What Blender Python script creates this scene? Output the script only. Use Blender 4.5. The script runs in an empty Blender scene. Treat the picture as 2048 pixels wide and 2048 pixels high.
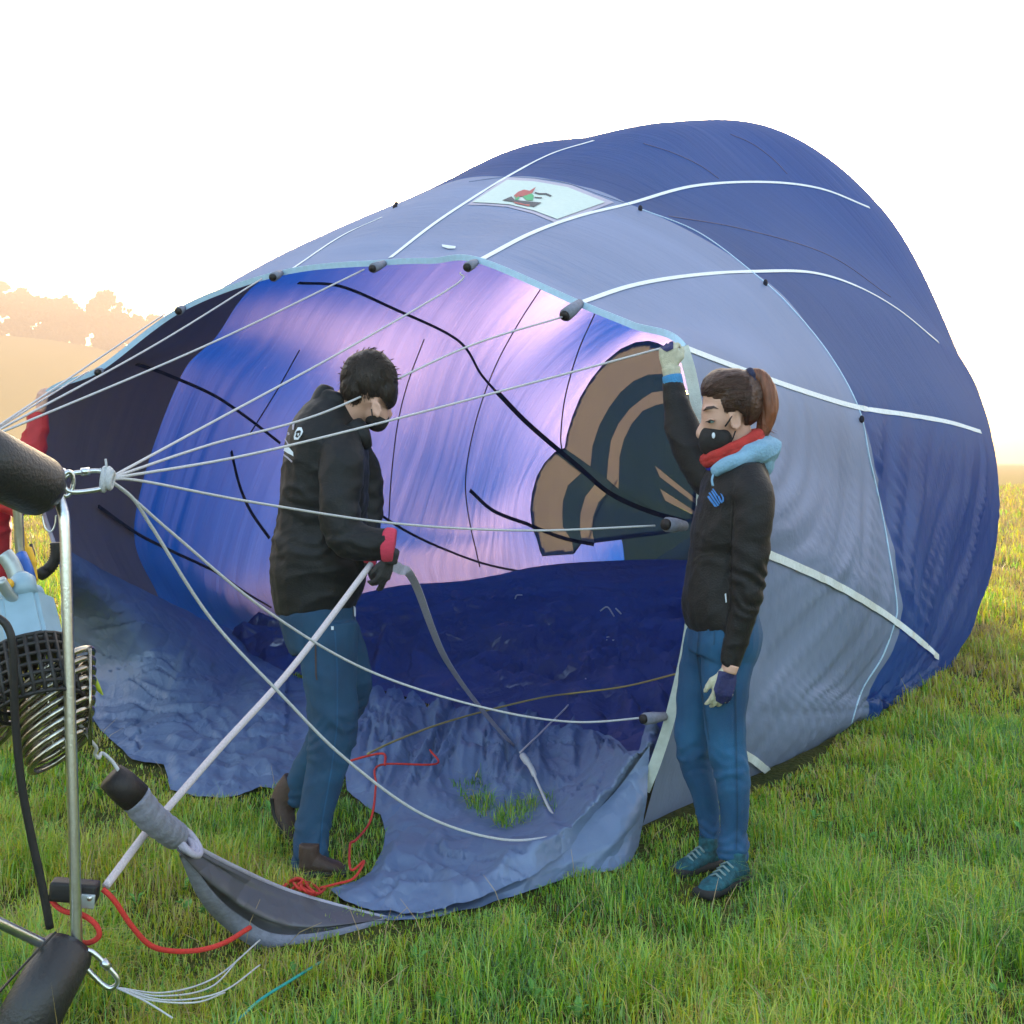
import bpy, bmesh, math, random
import numpy as np
from mathutils import Vector, Matrix, noise
from mathutils.bvhtree import BVHTree
from mathutils.geometry import delaunay_2d_cdt

random.seed(7)
rng = np.random.default_rng(7)
R = math.radians
scene = bpy.context.scene
COL = scene.collection

# ------------------------------------------------------------------ camera
FPX, HORIZON, EYE = 2472.0, 925.0, 1.40
cam_d = bpy.data.cameras.new('camera')
cam = bpy.data.objects.new('camera', cam_d)
COL.objects.link(cam)
cam.location = (0, 0, EYE)
cam.rotation_euler = (R(90), 0, 0)
cam_d.sensor_width = 36
cam_d.lens = 36 * FPX / 2048
cam_d.shift_y = -(1024 - HORIZON) / 2048
cam_d.clip_start = 0.05
cam_d.clip_end = 3000
scene.camera = cam

# ------------------------------------------------------------------ light
SUN_AZ, SUN_EL = 4.0, 7.6            # degrees right of straight ahead, above the horizon
world = bpy.data.worlds.new('World')
scene.world = world
world.use_nodes = True
wn = world.node_tree
sky = wn.nodes.new('ShaderNodeTexSky')
sky.sky_type = 'NISHITA'
sky.sun_disc = False
sky.sun_elevation = R(SUN_EL)
sky.sun_rotation = R(SUN_AZ)
sky.air_density = 1.0
sky.dust_density = 3.0
sky.ozone_density = 1.0
bg = wn.nodes['Background']
wn.links.new(sky.outputs[0], bg.inputs[0])
bg.inputs[1].default_value = 0.15

sun_d = bpy.data.lights.new('sun', 'SUN')
sun = bpy.data.objects.new('sun', sun_d)
COL.objects.link(sun)
sun_d.energy = 5.0
sun_d.angle = R(2.0)
sun_d.color = (1.0, 0.75, 0.54)
sd = Vector((math.sin(R(SUN_AZ)) * math.cos(R(SUN_EL)), math.cos(R(SUN_AZ)) * math.cos(R(SUN_EL)), math.sin(R(SUN_EL))))
sun.rotation_euler = sd.to_track_quat('Z', 'Y').to_euler()

vs = scene.view_settings
vs.view_transform = 'Standard'
vs.look = 'None'
vs.exposure = 3.0
vs.gamma = 1.0
vs.use_curve_mapping = False
scene.render.engine = 'CYCLES'
scene.cycles.use_denoising = True
scene.cycles.max_bounces = 8
scene.cycles.volume_bounces = 1
scene.cycles.transparent_max_bounces = 8
scene.cycles.volume_step_rate = 4

# ------------------------------------------------------------------ helpers
def P(x, y, Y):
    """photo pixel (2048 frame) at the distance Y -> world point"""
    return Vector(((x - 1024) / FPX * Y, Y, EYE - (y - HORIZON) / FPX * Y))
K = 2048 / 1932
def Q(x, y, Y):
    return P(x * K, y * K, Y)
def G(x, y, z=0.0):
    """pixel of the 1932 frame on the level z"""
    Y = (EYE - z) * FPX / (y * K - HORIZON)
    return P(x * K, y * K, Y)
def GP(x, y, z=0.0):
    return G(x / K, y / K, z)

def tag(o, label=None, cat=None, group=None, kind=None):
    if label: o['label'] = label
    if cat: o['category'] = cat
    if group: o['group'] = group
    if kind: o['kind'] = kind
    return o
def empty(name, loc, label, cat, group=None):
    o = bpy.data.objects.new(name, None)
    COL.objects.link(o)
    o.location = loc
    o.empty_display_size = 0.1
    return tag(o, label, cat, group)
def link(name, me, m=None, parent=None, smooth=True):
    o = bpy.data.objects.new(name, me)
    COL.objects.link(o)
    if m is not None:
        me.materials.clear(); me.materials.append(m)
    if smooth and len(me.polygons):
        me.polygons.foreach_set('use_smooth', [True] * len(me.polygons))
    if parent is not None:
        o.parent = parent
        if parent.parent is None:            # parts of parts already sit in world space
            o.matrix_parent_inverse = Matrix.Translation(-parent.location)
    return o
def mesh(name, v, f):
    me = bpy.data.meshes.new(name)
    me.from_pydata([tuple(p) for p in v], [], f)
    me.update()
    return me
def build(name, v, f, m, parent=None, smooth=True):
    return link(name, mesh(name, v, f), m, parent, smooth)

def catmull(pts, n=8):
    pts = [Vector(p) for p in pts]
    if len(pts) < 3:
        return [pts[0].lerp(pts[-1], i / n) for i in range(n + 1)]
    ext = [pts[0] * 2 - pts[1]] + pts + [pts[-1] * 2 - pts[-2]]
    out = []
    for i in range(1, len(ext) - 2):
        a, b, c, d = ext[i - 1:i + 3]
        for k in range(n):
            t = k / n
            out.append(0.5 * ((2 * b) + (c - a) * t + (2 * a - 5 * b + 4 * c - d) * t * t + (3 * b - a - 3 * c + d) * t ** 3))
    out.append(pts[-1])
    return out
class MB:
    """collects shapes into one mesh"""
    def __init__(s): s.v, s.f = [], []
    def add(s, v, f):
        b = len(s.v); s.v += [Vector(p) for p in v]; s.f += [tuple(i + b for i in q) for q in f]
        return s
    def tube(s, pts, r, n=8, cap=True):
        pts = [Vector(p) for p in pts]
        rs = r if isinstance(r, (list, tuple)) else [r] * len(pts)
        v, f = [], []
        up = None
        for i, p in enumerate(pts):
            t = (pts[min(i + 1, len(pts) - 1)] - pts[max(i - 1, 0)])
            if t.length < 1e-9: t = Vector((0, 0, 1))
            t.normalize()
            if up is None:
                up = t.orthogonal().normalized()
            up = (up - t * up.dot(t))
            if up.length < 1e-6: up = t.orthogonal()
            up.normalize()
            w = t.cross(up)
            for k in range(n):
                a = 2 * math.pi * k / n
                v.append(p + (up * math.cos(a) + w * math.sin(a)) * rs[i])
        for i in range(len(pts) - 1):
            for k in range(n):
                f.append((i * n + k, i * n + (k + 1) % n, (i + 1) * n + (k + 1) % n, (i + 1) * n + k))
        if cap:
            f.append(tuple(range(n - 1, -1, -1)))
            f.append(tuple(range((len(pts) - 1) * n, len(pts) * n)))
        return s.add(v, f)
    def ellipsoid(s, c, ax, ay, az, nu=16, nv=10):
        """axes as vectors"""
        c, ax, ay, az = Vector(c), Vector(ax), Vector(ay), Vector(az)
        v, f = [c + az], []
        for j in range(1, nv):
            t = math.pi * j / nv
            for i in range(nu):
                a = 2 * math.pi * i / nu
                v.append(c + az * math.cos(t) + (ax * math.cos(a) + ay * math.sin(a)) * math.sin(t))
        v.append(c - az)
        for i in range(nu):
            f.append((0, 1 + i, 1 + (i + 1) % nu))
        for j in range(nv - 2):
            for i in range(nu):
                a, b = 1 + j * nu + i, 1 + j * nu + (i + 1) % nu
                f.append((a, a + nu, b + nu, b))
        l = len(v) - 1; b = 1 + (nv - 2) * nu
        for i in range(nu):
            f.append((b + (i + 1) % nu, b + i, l))
        return s.add(v, f)
    def box(s, c, ax, ay, az, bevel=0.0):
        c, ax, ay, az = Vector(c), Vector(ax), Vector(ay), Vector(az)
        v = [c + ax * i + ay * j + az * k for i in (-1, 1) for j in (-1, 1) for k in (-1, 1)]
        f = [(0, 1, 3, 2), (4, 6, 7, 5), (0, 4, 5, 1), (2, 3, 7, 6), (0, 2, 6, 4), (1, 5, 7, 3)]
        if bevel <= 0:
            return s.add(v, f)
        bm = bmesh.new()
        vv = [bm.verts.new(p) for p in v]
        for q in f: bm.faces.new([vv[i] for i in q])
        bmesh.ops.recalc_face_normals(bm, faces=bm.faces)
        bmesh.ops.bevel(bm, geom=bm.edges[:], offset=bevel, segments=2, affect='EDGES', profile=0.6)
        bm.verts.index_update()
        v = [p.co.copy() for p in bm.verts]; f = [tuple(x.index for x in q.verts) for q in bm.faces]
        bm.free()
        return s.add(v, f)
    def torus(s, c, ax, ay, r, nu=28, nv=8, arc=1.0, a0=0.0):
        c, ax, ay = Vector(c), Vector(ax), Vector(ay)
        pts = []
        m = int(nu * arc) + 1
        for i in range(m):
            a = a0 + 2 * math.pi * arc * i / (m - 1)
            pts.append(c + ax * math.cos(a) + ay * math.sin(a))
        return s.tube(pts, r, nv, cap=arc < 1)
    def limb(s, pts, n=16, sub=4):
        """tapering limb: (x, y, Y, half width in px, half depth in m) in the 2048 frame"""
        dense = catmull([(p[0], p[1], p[2]) for p in pts], sub)
        rad = catmull([(p[3], p[4], 0) for p in pts], sub)
        cs = [P(*d) for d in dense]
        v, f = [], []
        for i, c in enumerate(cs):
            t = (cs[min(i + 1, len(cs) - 1)] - cs[max(i - 1, 0)]).normalized()
            d = Vector((0, 1, 0)) - t * t.y
            if d.length < 0.2: d = Vector((1, 0, 0)) - t * t.x
            d.normalize(); w = t.cross(d)
            rw, rd = max(rad[i].x, 1) / FPX * dense[i].z, max(rad[i].y, 0.003)
            for k in range(n):
                a = 2 * math.pi * k / n
                v.append(c + w * rw * math.cos(a) + d * rd * math.sin(a))
        for i in range(len(cs) - 1):
            for k in range(n):
                f.append((i * n + k, i * n + (k + 1) % n, (i + 1) * n + (k + 1) % n, (i + 1) * n + k))
        f.append(tuple(range(n - 1, -1, -1))); f.append(tuple(range((len(cs) - 1) * n, len(cs) * n)))
        return s.add(v, f)
    def build(s, name, m, parent=None, smooth=True):
        return build(name, s.v, s.f, m, parent, smooth)
    def remesh(s, voxel, smooth=6):
        """union of everything collected as one continuous skin"""
        me = mesh('tmp', s.v, s.f)
        bm = bmesh.new(); bm.from_mesh(me); bmesh.ops.recalc_face_normals(bm, faces=bm.faces); bm.to_mesh(me); bm.free()
        o = bpy.data.objects.new('tmp', me); COL.objects.link(o)
        md = o.modifiers.new('r', 'REMESH'); md.mode = 'VOXEL'; md.voxel_size = voxel
        if smooth:
            sm = o.modifiers.new('s', 'SMOOTH'); sm.factor = 0.5; sm.iterations = smooth
        dg = bpy.context.evaluated_depsgraph_get()
        out = bpy.data.meshes.new_from_object(o.evaluated_get(dg))
        bpy.data.objects.remove(o); bpy.data.meshes.remove(me)
        return out

def displace(me, fn):
    n = len(me.vertices)
    co = np.empty(n * 3, np.float32); me.vertices.foreach_get('co', co); co = co.reshape(n, 3)
    no = np.empty(n * 3, np.float32); me.vertices.foreach_get('normal', no); no = no.reshape(n, 3)
    d = np.array([fn(Vector(c), Vector(k)) for c, k in zip(co, no)], np.float32)
    co += no * d[:, None]
    me.vertices.foreach_set('co', co.ravel()); me.update()
def bvh_of(me):
    return BVHTree.FromPolygons([v.co.copy() for v in me.vertices], [tuple(p.vertices) for p in me.polygons])

def ribbon_mesh(pts, nrm, width, thick=0.004):
    """flat band: points, surface normals, width (number or list)"""
    v, f = [], []
    n = len(pts)
    ws = width if isinstance(width, (list, tuple)) else [width] * n
    for i, p in enumerate(pts):
        t = (pts[min(i + 1, n - 1)] - pts[max(i - 1, 0)]).normalized()
        k = nrm[i]
        w = t.cross(k)
        if w.length < 1e-6: w = t.orthogonal()
        w.normalize(); k = w.cross(t).normalized()
        for a, b in ((-1, 0.1), (-1, 1), (1, 1), (1, 0.1)):
            v.append(p + w * a * ws[i] / 2 + k * b * thick)
    for i in range(n - 1):
        for j in range(4):
            f.append((i * 4 + j, i * 4 + (j + 1) % 4, i * 4 + 4 + (j + 1) % 4, i * 4 + 4 + j))
    f.append((0, 1, 2, 3)); f.append(tuple(range(4 * n - 1, 4 * n - 5, -1)))
    return v, f

# ------------------------------------------------------------------ materials
def nodes_of(name):
    m = bpy.data.materials.new(name); m.use_nodes = True
    t = m.node_tree
    return m, t, t.nodes['Principled BSDF'], t.nodes['Material Output']
def mk(name, base, rough=0.7, var=0.15, vscale=18, bump=0.15, bscale=90, metal=0.0, spec=0.4, stretch=(1, 1, 1), sheen=0.0, dist=0.01):
    m, t, b, out = nodes_of(name)
    tc = t.nodes.new('ShaderNodeTexCoord'); mp = t.nodes.new('ShaderNodeMapping')
    mp.inputs['Scale'].default_value = stretch
    t.links.new(tc.outputs['Object'], mp.inputs[0])
    n1 = t.nodes.new('ShaderNodeTexNoise'); n1.inputs['Scale'].default_value = vscale; n1.inputs['Detail'].default_value = 6
    t.links.new(mp.outputs[0], n1.inputs['Vector'])
    hsv = t.nodes.new('ShaderNodeHueSaturation'); hsv.inputs['Color'].default_value = (*base, 1)
    mr = t.nodes.new('ShaderNodeMapRange'); mr.inputs['From Min'].default_value = 0.25; mr.inputs['From Max'].default_value = 0.75
    mr.inputs['To Min'].default_value = 1 - var; mr.inputs['To Max'].default_value = 1 + var
    t.links.new(n1.outputs['Fac'], mr.inputs['Value']); t.links.new(mr.outputs[0], hsv.inputs['Value'])
    t.links.new(hsv.outputs[0], b.inputs['Base Color'])
    b.inputs['Roughness'].default_value = rough; b.inputs['Metallic'].default_value = metal
    b.inputs['Specular IOR Level'].default_value = spec
    if sheen: b.inputs['Sheen Weight'].default_value = sheen
    if bump:
        n2 = t.nodes.new('ShaderNodeTexNoise'); n2.inputs['Scale'].default_value = bscale; n2.inputs['Detail'].default_value = 4
        t.links.new(mp.outputs[0], n2.inputs['Vector'])
        bp = t.nodes.new('ShaderNodeBump'); bp.inputs['Strength'].default_value = bump; bp.inputs['Distance'].default_value = dist
        t.links.new(n2.outputs['Fac'], bp.inputs['Height']); t.links.new(bp.outputs[0], b.inputs['Normal'])
    return m
def fabric(name, refl, trans, tfac, wrinkle=1.0, su=34.0, sv=2.4, gloss=0.06, object_space=False, glow=None, gfac=0.0):
    """thin nylon: reflects one colour, lets another through; crinkles run round the envelope"""
    m = bpy.data.materials.new(name); m.use_nodes = True
    t = m.node_tree; t.nodes.clear()
    out = t.nodes.new('ShaderNodeOutputMaterial')
    mp = t.nodes.new('ShaderNodeMapping')
    if object_space:
        tc = t.nodes.new('ShaderNodeTexCoord'); t.links.new(tc.outputs['Object'], mp.inputs[0]); mp.inputs['Scale'].default_value = (su, sv, su)
    else:
        uv = t.nodes.new('ShaderNodeUVMap'); uv.uv_map = 'cloth'; t.links.new(uv.outputs[0], mp.inputs[0]); mp.inputs['Scale'].default_value = (su, sv, 1)
    n = t.nodes.new('ShaderNodeTexNoise'); n.inputs['Scale'].default_value = 1.0; n.inputs['Detail'].default_value = 5; n.inputs['Roughness'].default_value = 0.62
    n.inputs['Distortion'].default_value = 0.5
    t.links.new(mp.outputs[0], n.inputs['Vector'])
    big = t.nodes.new('ShaderNodeTexNoise'); big.inputs['Scale'].default_value = 0.09; big.inputs['Detail'].default_value = 2
    t.links.new(mp.outputs[0], big.inputs['Vector'])
    bp = t.nodes.new('ShaderNodeBump'); bp.inputs['Strength'].default_value = 0.55 * wrinkle; bp.inputs['Distance'].default_value = 0.02
    t.links.new(n.outputs['Fac'], bp.inputs['Height'])
    calm = t.nodes.new('ShaderNodeMapRange'); calm.inputs['From Min'].default_value = 0.42; calm.inputs['From Max'].default_value = 0.62   # taut areas lie smooth
    calm.inputs['To Min'].default_value = 0.08 * wrinkle; calm.inputs['To Max'].default_value = 0.6 * wrinkle
    cmap = t.nodes.new('ShaderNodeTexNoise'); cmap.inputs['Scale'].default_value = 0.55; cmap.inputs['Detail'].default_value = 2
    ctc = t.nodes.new('ShaderNodeTexCoord'); t.links.new(ctc.outputs['Object'], cmap.inputs['Vector'])
    t.links.new(cmap.outputs['Fac'], calm.inputs['Value']); t.links.new(calm.outputs[0], bp.inputs['Strength'])
    if object_space:                           # sharp creases of cloth crumpled on the ground
        vm = t.nodes.new('ShaderNodeMapping'); vm.inputs['Scale'].default_value = (3.4, 2.2, 3.4); t.links.new(tc.outputs['Object'], vm.inputs[0])
        wn_ = t.nodes.new('ShaderNodeTexNoise'); wn_.inputs['Scale'].default_value = 1.6; wn_.inputs['Detail'].default_value = 3; t.links.new(vm.outputs[0], wn_.inputs['Vector'])
        wm = t.nodes.new('ShaderNodeVectorMath'); wm.operation = 'MULTIPLY_ADD'; wm.inputs[1].default_value = (0.9, 0.9, 0.9)
        t.links.new(wn_.outputs['Color'], wm.inputs[0]); t.links.new(vm.outputs[0], wm.inputs[2])
        vo = t.nodes.new('ShaderNodeTexVoronoi'); vo.feature = 'DISTANCE_TO_EDGE'; vo.inputs['Scale'].default_value = 1.0; t.links.new(wm.outputs[0], vo.inputs['Vector'])
        vr = t.nodes.new('ShaderNodeMapRange'); vr.inputs['From Max'].default_value = 0.22; t.links.new(vo.outputs['Distance'], vr.inputs['Value'])
        b3 = t.nodes.new('ShaderNodeBump'); b3.inputs['Strength'].default_value = 0.40; b3.inputs['Distance'].default_value = 0.032 * wrinkle
        t.links.new(vr.outputs[0], b3.inputs['Height']); t.links.new(b3.outputs[0], bp.inputs['Normal'])
    if not object_space:                       # longer tension creases under the fine crinkle
        n3 = t.nodes.new('ShaderNodeTexNoise'); n3.inputs['Scale'].default_value = 0.22; n3.inputs['Detail'].default_value = 3; n3.inputs['Distortion'].default_value = 0.7
        t.links.new(mp.outputs[0], n3.inputs['Vector'])
        b3 = t.nodes.new('ShaderNodeBump'); b3.inputs['Strength'].default_value = 0.35; b3.inputs['Distance'].default_value = 0.05 * wrinkle
        t.links.new(n3.outputs['Fac'], b3.inputs['Height']); t.links.new(b3.outputs[0], bp.inputs['Normal'])
    d = t.nodes.new('ShaderNodeBsdfDiffuse'); tr = t.nodes.new('ShaderNodeBsdfTranslucent'); g = t.nodes.new('ShaderNodeBsdfGlossy')
    h = t.nodes.new('ShaderNodeHueSaturation'); h.inputs['Color'].default_value = (*refl, 1)
    mr = t.nodes.new('ShaderNodeMapRange'); mr.inputs['From Min'].default_value = 0.3; mr.inputs['From Max'].default_value = 0.7
    mr.inputs['To Min'].default_value = 0.9; mr.inputs['To Max'].default_value = 1.1
    t.links.new(big.outputs['Fac'], mr.inputs['Value']); t.links.new(mr.outputs[0], h.inputs['Value'])
    t.links.new(h.outputs[0], d.inputs['Color'])
    tr.inputs['Color'].default_value = (*trans, 1)
    g.inputs['Color'].default_value = (0.8, 0.85, 1, 1); g.inputs['Roughness'].default_value = 0.42
    for s in (d, tr, g): t.links.new(bp.outputs[0], s.inputs['Normal'])
    m1 = t.nodes.new('ShaderNodeMixShader'); m1.inputs[0].default_value = tfac
    t.links.new(d.outputs[0], m1.inputs[1]); t.links.new(tr.outputs[0], m1.inputs[2])
    if glow:                                   # thin nylon scatters most of the light straight on
        rf = t.nodes.new('ShaderNodeBsdfRefraction'); rf.inputs['IOR'].default_value = 1.20; rf.inputs['Roughness'].default_value = 0.70
        rf.inputs['Color'].default_value = (*glow, 1)
        m0 = t.nodes.new('ShaderNodeMixShader'); m0.inputs[0].default_value = gfac
        t.links.new(m1.outputs[0], m0.inputs[1]); t.links.new(rf.outputs[0], m0.inputs[2]); m1 = m0
    m2 = t.nodes.new('ShaderNodeMixShader'); m2.inputs[0].default_value = gloss
    t.links.new(m1.outputs[0], m2.inputs[1]); t.links.new(g.outputs[0], m2.inputs[2])
    t.links.new(m2.outputs[0], out.inputs['Surface'])
    return m
def flat(name, base, rough=0.8):
    return mk(name, base, rough, 0.06, 40, 0.0)

M = {}
M['grey'] = fabric('grey_nylon', (0.225, 0.285, 0.455), (0.035, 0.03, 0.035), 0.25, 0.8)
M['navy'] = fabric('navy_nylon', (0.011, 0.076, 0.235), (0.010, 0.11, 0.60), 0.45, 1.0, su=70.0, sv=2.2, glow=(0.54, 0.40, 0.58), gfac=0.0205)
M['tan'] = fabric('tan_nylon', (0.15, 0.125, 0.10), (0.125, 0.115, 0.09), 0.4, 0.5)
M['grey_shaded'] = fabric('grey_nylon_shaded', (0.21, 0.165, 0.165), (0.05, 0.04, 0.045), 0.2, 0.5)  # same grey band cloth, with the shade inside the mouth put into its colour
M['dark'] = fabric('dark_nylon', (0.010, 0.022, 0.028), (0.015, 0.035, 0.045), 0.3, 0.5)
M['skirt'] = fabric('skirt_cloth', (0.135, 0.195, 0.325), (0.05, 0.07, 0.12), 0.10, 0.9, 14, 14, object_space=True)
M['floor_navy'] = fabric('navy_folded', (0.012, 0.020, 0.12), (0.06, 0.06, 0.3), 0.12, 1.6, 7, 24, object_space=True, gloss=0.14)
M['tape'] = mk('white_webbing', (0.72, 0.77, 0.80), 0.75, 0.1, 60, 0.3, 300)
M['binding'] = mk('pale_blue_binding', (0.42, 0.60, 0.78), 0.7, 0.08, 50, 0.2, 200)
M['cream_tape'] = mk('cream_webbing', (0.52, 0.56, 0.52), 0.8, 0.12, 40, 0.3, 250)
M['cord_dark'] = mk('dark_seam_tape', (0.010, 0.010, 0.022), 0.8, 0.2, 50, 0.2, 200)
M['rope'] = mk('pale_rope', (0.55, 0.56, 0.58), 0.8, 0.15, 200, 0.5, 500)
M['rope_pink'] = mk('pinkish_white_rope', (0.62, 0.55, 0.58), 0.8, 0.15, 200, 0.5, 400)
M['rope_red'] = mk('red_rope', (0.55, 0.035, 0.025), 0.75, 0.2, 150, 0.5, 400)
M['rope_yellow'] = mk('yellow_cord', (0.36, 0.28, 0.10), 0.8, 0.15, 150, 0.3, 400)
M['rope_teal'] = mk('teal_cord', (0.02, 0.30, 0.27), 0.8, 0.15, 150, 0.3, 400)
M['strap'] = mk('grey_strap', (0.40, 0.38, 0.48), 0.8, 0.12, 150, 0.3, 400)
M['steel'] = mk('brushed_steel', (0.62, 0.66, 0.68), 0.28, 0.1, 60, 0.08, 200, metal=1.0)
M['black_pad'] = mk('black_leatherette', (0.018, 0.018, 0.02), 0.42, 0.25, 14, 0.25, 120, spec=0.5)
M['black_rubber'] = mk('black_rubber', (0.012, 0.012, 0.013), 0.5, 0.2, 40, 0.1, 120)
M['burner_blue'] = mk('blue_grey_paint', (0.26, 0.40, 0.50), 0.38, 0.12, 16, 0.08, 60, spec=0.5)
M['coil'] = mk('burnt_steel', (0.36, 0.34, 0.29), 0.24, 0.5, 30, 0.1, 100, metal=1.0)
M['can'] = mk('sooty_steel', (0.03, 0.03, 0.03), 0.5, 0.3, 40, 0.2, 120, metal=0.4)
M['lime'] = mk('lime_tag', (0.45, 0.55, 0.03), 0.6, 0.1, 40, 0.1, 120)
M['yellow'] = mk('yellow_hose', (0.75, 0.42, 0.02), 0.5, 0.1, 40, 0.1, 120)
M['plastic_blue'] = mk('blue_plastic', (0.03, 0.12, 0.45), 0.4, 0.1, 40, 0.05, 120)
M['plate'] = mk('grey_plate', (0.40, 0.46, 0.48), 0.45, 0.1, 40, 0.05, 120, metal=0.6)
M['lip'] = fabric('scoop_lip_cloth', (0.105, 0.105, 0.12), (0.03, 0.03, 0.04), 0.1, 0.8, 12, 12, object_space=True)
M['mint'] = mk('mint_white_cloth', (0.52, 0.62, 0.58), 0.85, 0.05, 40, 0.1, 200)
M['print_dark'] = flat('print_dark', (0.06, 0.07, 0.09))
M['print_red'] = flat('print_red', (0.40, 0.10, 0.10))
M['print_green'] = flat('print_green', (0.06, 0.36, 0.16))
M['print_white'] = flat('print_white', (0.62, 0.68, 0.75))
M['print_blue'] = flat('print_blue', (0.06, 0.22, 0.58))
M['toggle'] = mk('grey_sleeve_cloth', (0.20, 0.21, 0.27), 0.8, 0.2, 60, 0.3, 200)
M['jacket'] = mk('black_softshell', (0.0042, 0.0058, 0.0078), 0.58, 0.25, 10, 0.4, 160, spec=0.3, sheen=0.03, dist=0.003)
M['jacket_brown'] = mk('charcoal_softshell', (0.0058, 0.0056, 0.0066), 0.6, 0.25, 10, 0.5, 160, spec=0.3, sheen=0.03, dist=0.004)
M['red_jacket'] = mk('red_softshell', (0.42, 0.02, 0.025), 0.65, 0.2, 10, 0.4, 60)
def denim(name, dark, light):
    m, t, b, out = nodes_of(name)
    tc = t.nodes.new('ShaderNodeTexCoord')
    n = t.nodes.new('ShaderNodeTexNoise'); n.inputs['Scale'].default_value = 5; n.inputs['Detail'].default_value = 7
    t.links.new(tc.outputs['Object'], n.inputs['Vector'])
    w = t.nodes.new('ShaderNodeTexNoise'); w.inputs['Scale'].default_value = 420
    t.links.new(tc.outputs['Object'], w.inputs['Vector'])
    add = t.nodes.new('ShaderNodeMath'); add.operation = 'MULTIPLY_ADD'; add.inputs[1].default_value = 0.35
    t.links.new(w.outputs['Fac'], add.inputs[0]); t.links.new(n.outputs['Fac'], add.inputs[2])
    cr = t.nodes.new('ShaderNodeValToRGB')
    cr.color_ramp.elements[0].position = 0.5; cr.color_ramp.elements[0].color = (*dark, 1)
    cr.color_ramp.elements[1].position = 0.9; cr.color_ramp.elements[1].color = (*light, 1)
    t.links.new(add.outputs[0], cr.inputs[0]); t.links.new(cr.outputs[0], b.inputs['Base Color'])
    bp = t.nodes.new('ShaderNodeBump'); bp.inputs['Strength'].default_value = 0.35; bp.inputs['Distance'].default_value = 0.004
    t.links.new(w.outputs['Fac'], bp.inputs['Height']); t.links.new(bp.outputs[0], b.inputs['Normal'])
    b.inputs['Roughness'].default_value = 0.8
    return m
M['jeans'] = denim('blue_denim', (0.004, 0.045, 0.125), (0.010, 0.092, 0.21))
M['jeans_dark'] = denim('dark_denim', (0.003, 0.032, 0.082), (0.008, 0.064, 0.14))
M['skin'] = mk('skin', (0.56, 0.33, 0.25), 0.55, 0.08, 20, 0.1, 150)
M['hair_dark'] = mk('dark_brown_hair', (0.022, 0.015, 0.012), 0.45, 0.5, 60, 0.8, 120, stretch=(1, 1, 0.25), dist=0.006)
M['hair_brown'] = mk('brown_hair', (0.05, 0.022, 0.014), 0.42, 0.5, 60, 0.8, 120, stretch=(0.35, 1, 1), dist=0.006)
M['hair_auburn'] = mk('auburn_hair', (0.17, 0.055, 0.025), 0.42, 0.5, 60, 0.8, 120, stretch=(1, 1, 0.2), dist=0.006)
M['mask'] = mk('black_mask', (0.012, 0.012, 0.013), 0.8, 0.1, 40, 0.3, 300)
M['scarf_red'] = mk('red_scarf', (0.42, 0.03, 0.025), 0.85, 0.2, 30, 0.4, 120)
M['trim_blue'] = mk('royal_blue_trim', (0.01, 0.03, 0.45), 0.7, 0.1, 30, 0.2, 120)
M['hood'] = mk('light_blue_fleece', (0.20, 0.36, 0.50), 0.9, 0.12, 30, 0.5, 120)
M['scrunchie'] = mk('navy_scrunchie', (0.014, 0.02, 0.06), 0.8, 0.3, 30, 0.4, 120)
M['glove_white'] = mk('cream_knit_glove', (0.52, 0.50, 0.38), 0.9, 0.15, 60, 0.6, 300)
M['glove_navy'] = mk('navy_rubber_palm', (0.018, 0.022, 0.10), 0.6, 0.25, 60, 0.4, 200)
M['glove_dark'] = mk('dark_work_glove', (0.03, 0.03, 0.032), 0.75, 0.25, 60, 0.5, 200)
M['cuff_red'] = mk('red_knit_cuff', (0.62, 0.05, 0.10), 0.85, 0.1, 60, 0.6, 260, stretch=(1, 1, 3))
M['cuff_blue'] = mk('blue_knit_cuff', (0.05, 0.24, 0.48), 0.85, 0.1, 60, 0.6, 260)
M['boot'] = mk('brown_leather_boot', (0.045, 0.025, 0.018), 0.6, 0.3, 20, 0.3, 100)
M['sole'] = mk('dark_sole', (0.02, 0.02, 0.02), 0.8, 0.2, 20, 0.2, 100)
M['trainer'] = mk('teal_trainer_mesh', (0.010, 0.075, 0.10), 0.8, 0.7, 45, 0.4, 200)
M['lace'] = mk('pale_lace', (0.16, 0.24, 0.25), 0.8, 0.1, 45, 0.2, 200)
M['leather'] = mk('black_cap_leather', (0.014, 0.011, 0.012), 0.55, 0.2, 30, 0.2, 200)
M['bark'] = mk('bark', (0.07, 0.05, 0.035), 0.9, 0.3, 10, 0.4, 40)
M['leaf'] = mk('far_leaves', (0.06, 0.07, 0.03), 0.8, 0.4, 2, 0.0)

# ------------------------------------------------------------------ ground
m, t, b, out = nodes_of('meadow_soil')
tc = t.nodes.new('ShaderNodeTexCoord')
n1 = t.nodes.new('ShaderNodeTexNoise'); n1.inputs['Scale'].default_value = 0.7; n1.inputs['Detail'].default_value = 9; n1.inputs['Roughness'].default_value = 0.7
n2 = t.nodes.new('ShaderNodeTexNoise'); n2.inputs['Scale'].default_value = 40; n2.inputs['Detail'].default_value = 5
for n in (n1, n2): t.links.new(tc.outputs['Object'], n.inputs['Vector'])
cr = t.nodes.new('ShaderNodeValToRGB')
cr.color_ramp.elements[0].position = 0.35; cr.color_ramp.elements[0].color = (0.028, 0.042, 0.010, 1)
cr.color_ramp.elements[1].position = 0.68; cr.color_ramp.elements[1].color = (0.085, 0.085, 0.018, 1)
mx = t.nodes.new('ShaderNodeMath'); mx.operation = 'MULTIPLY_ADD'; mx.inputs[1].default_value = 0.4; mx.inputs[2].default_value = -0.2
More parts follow.
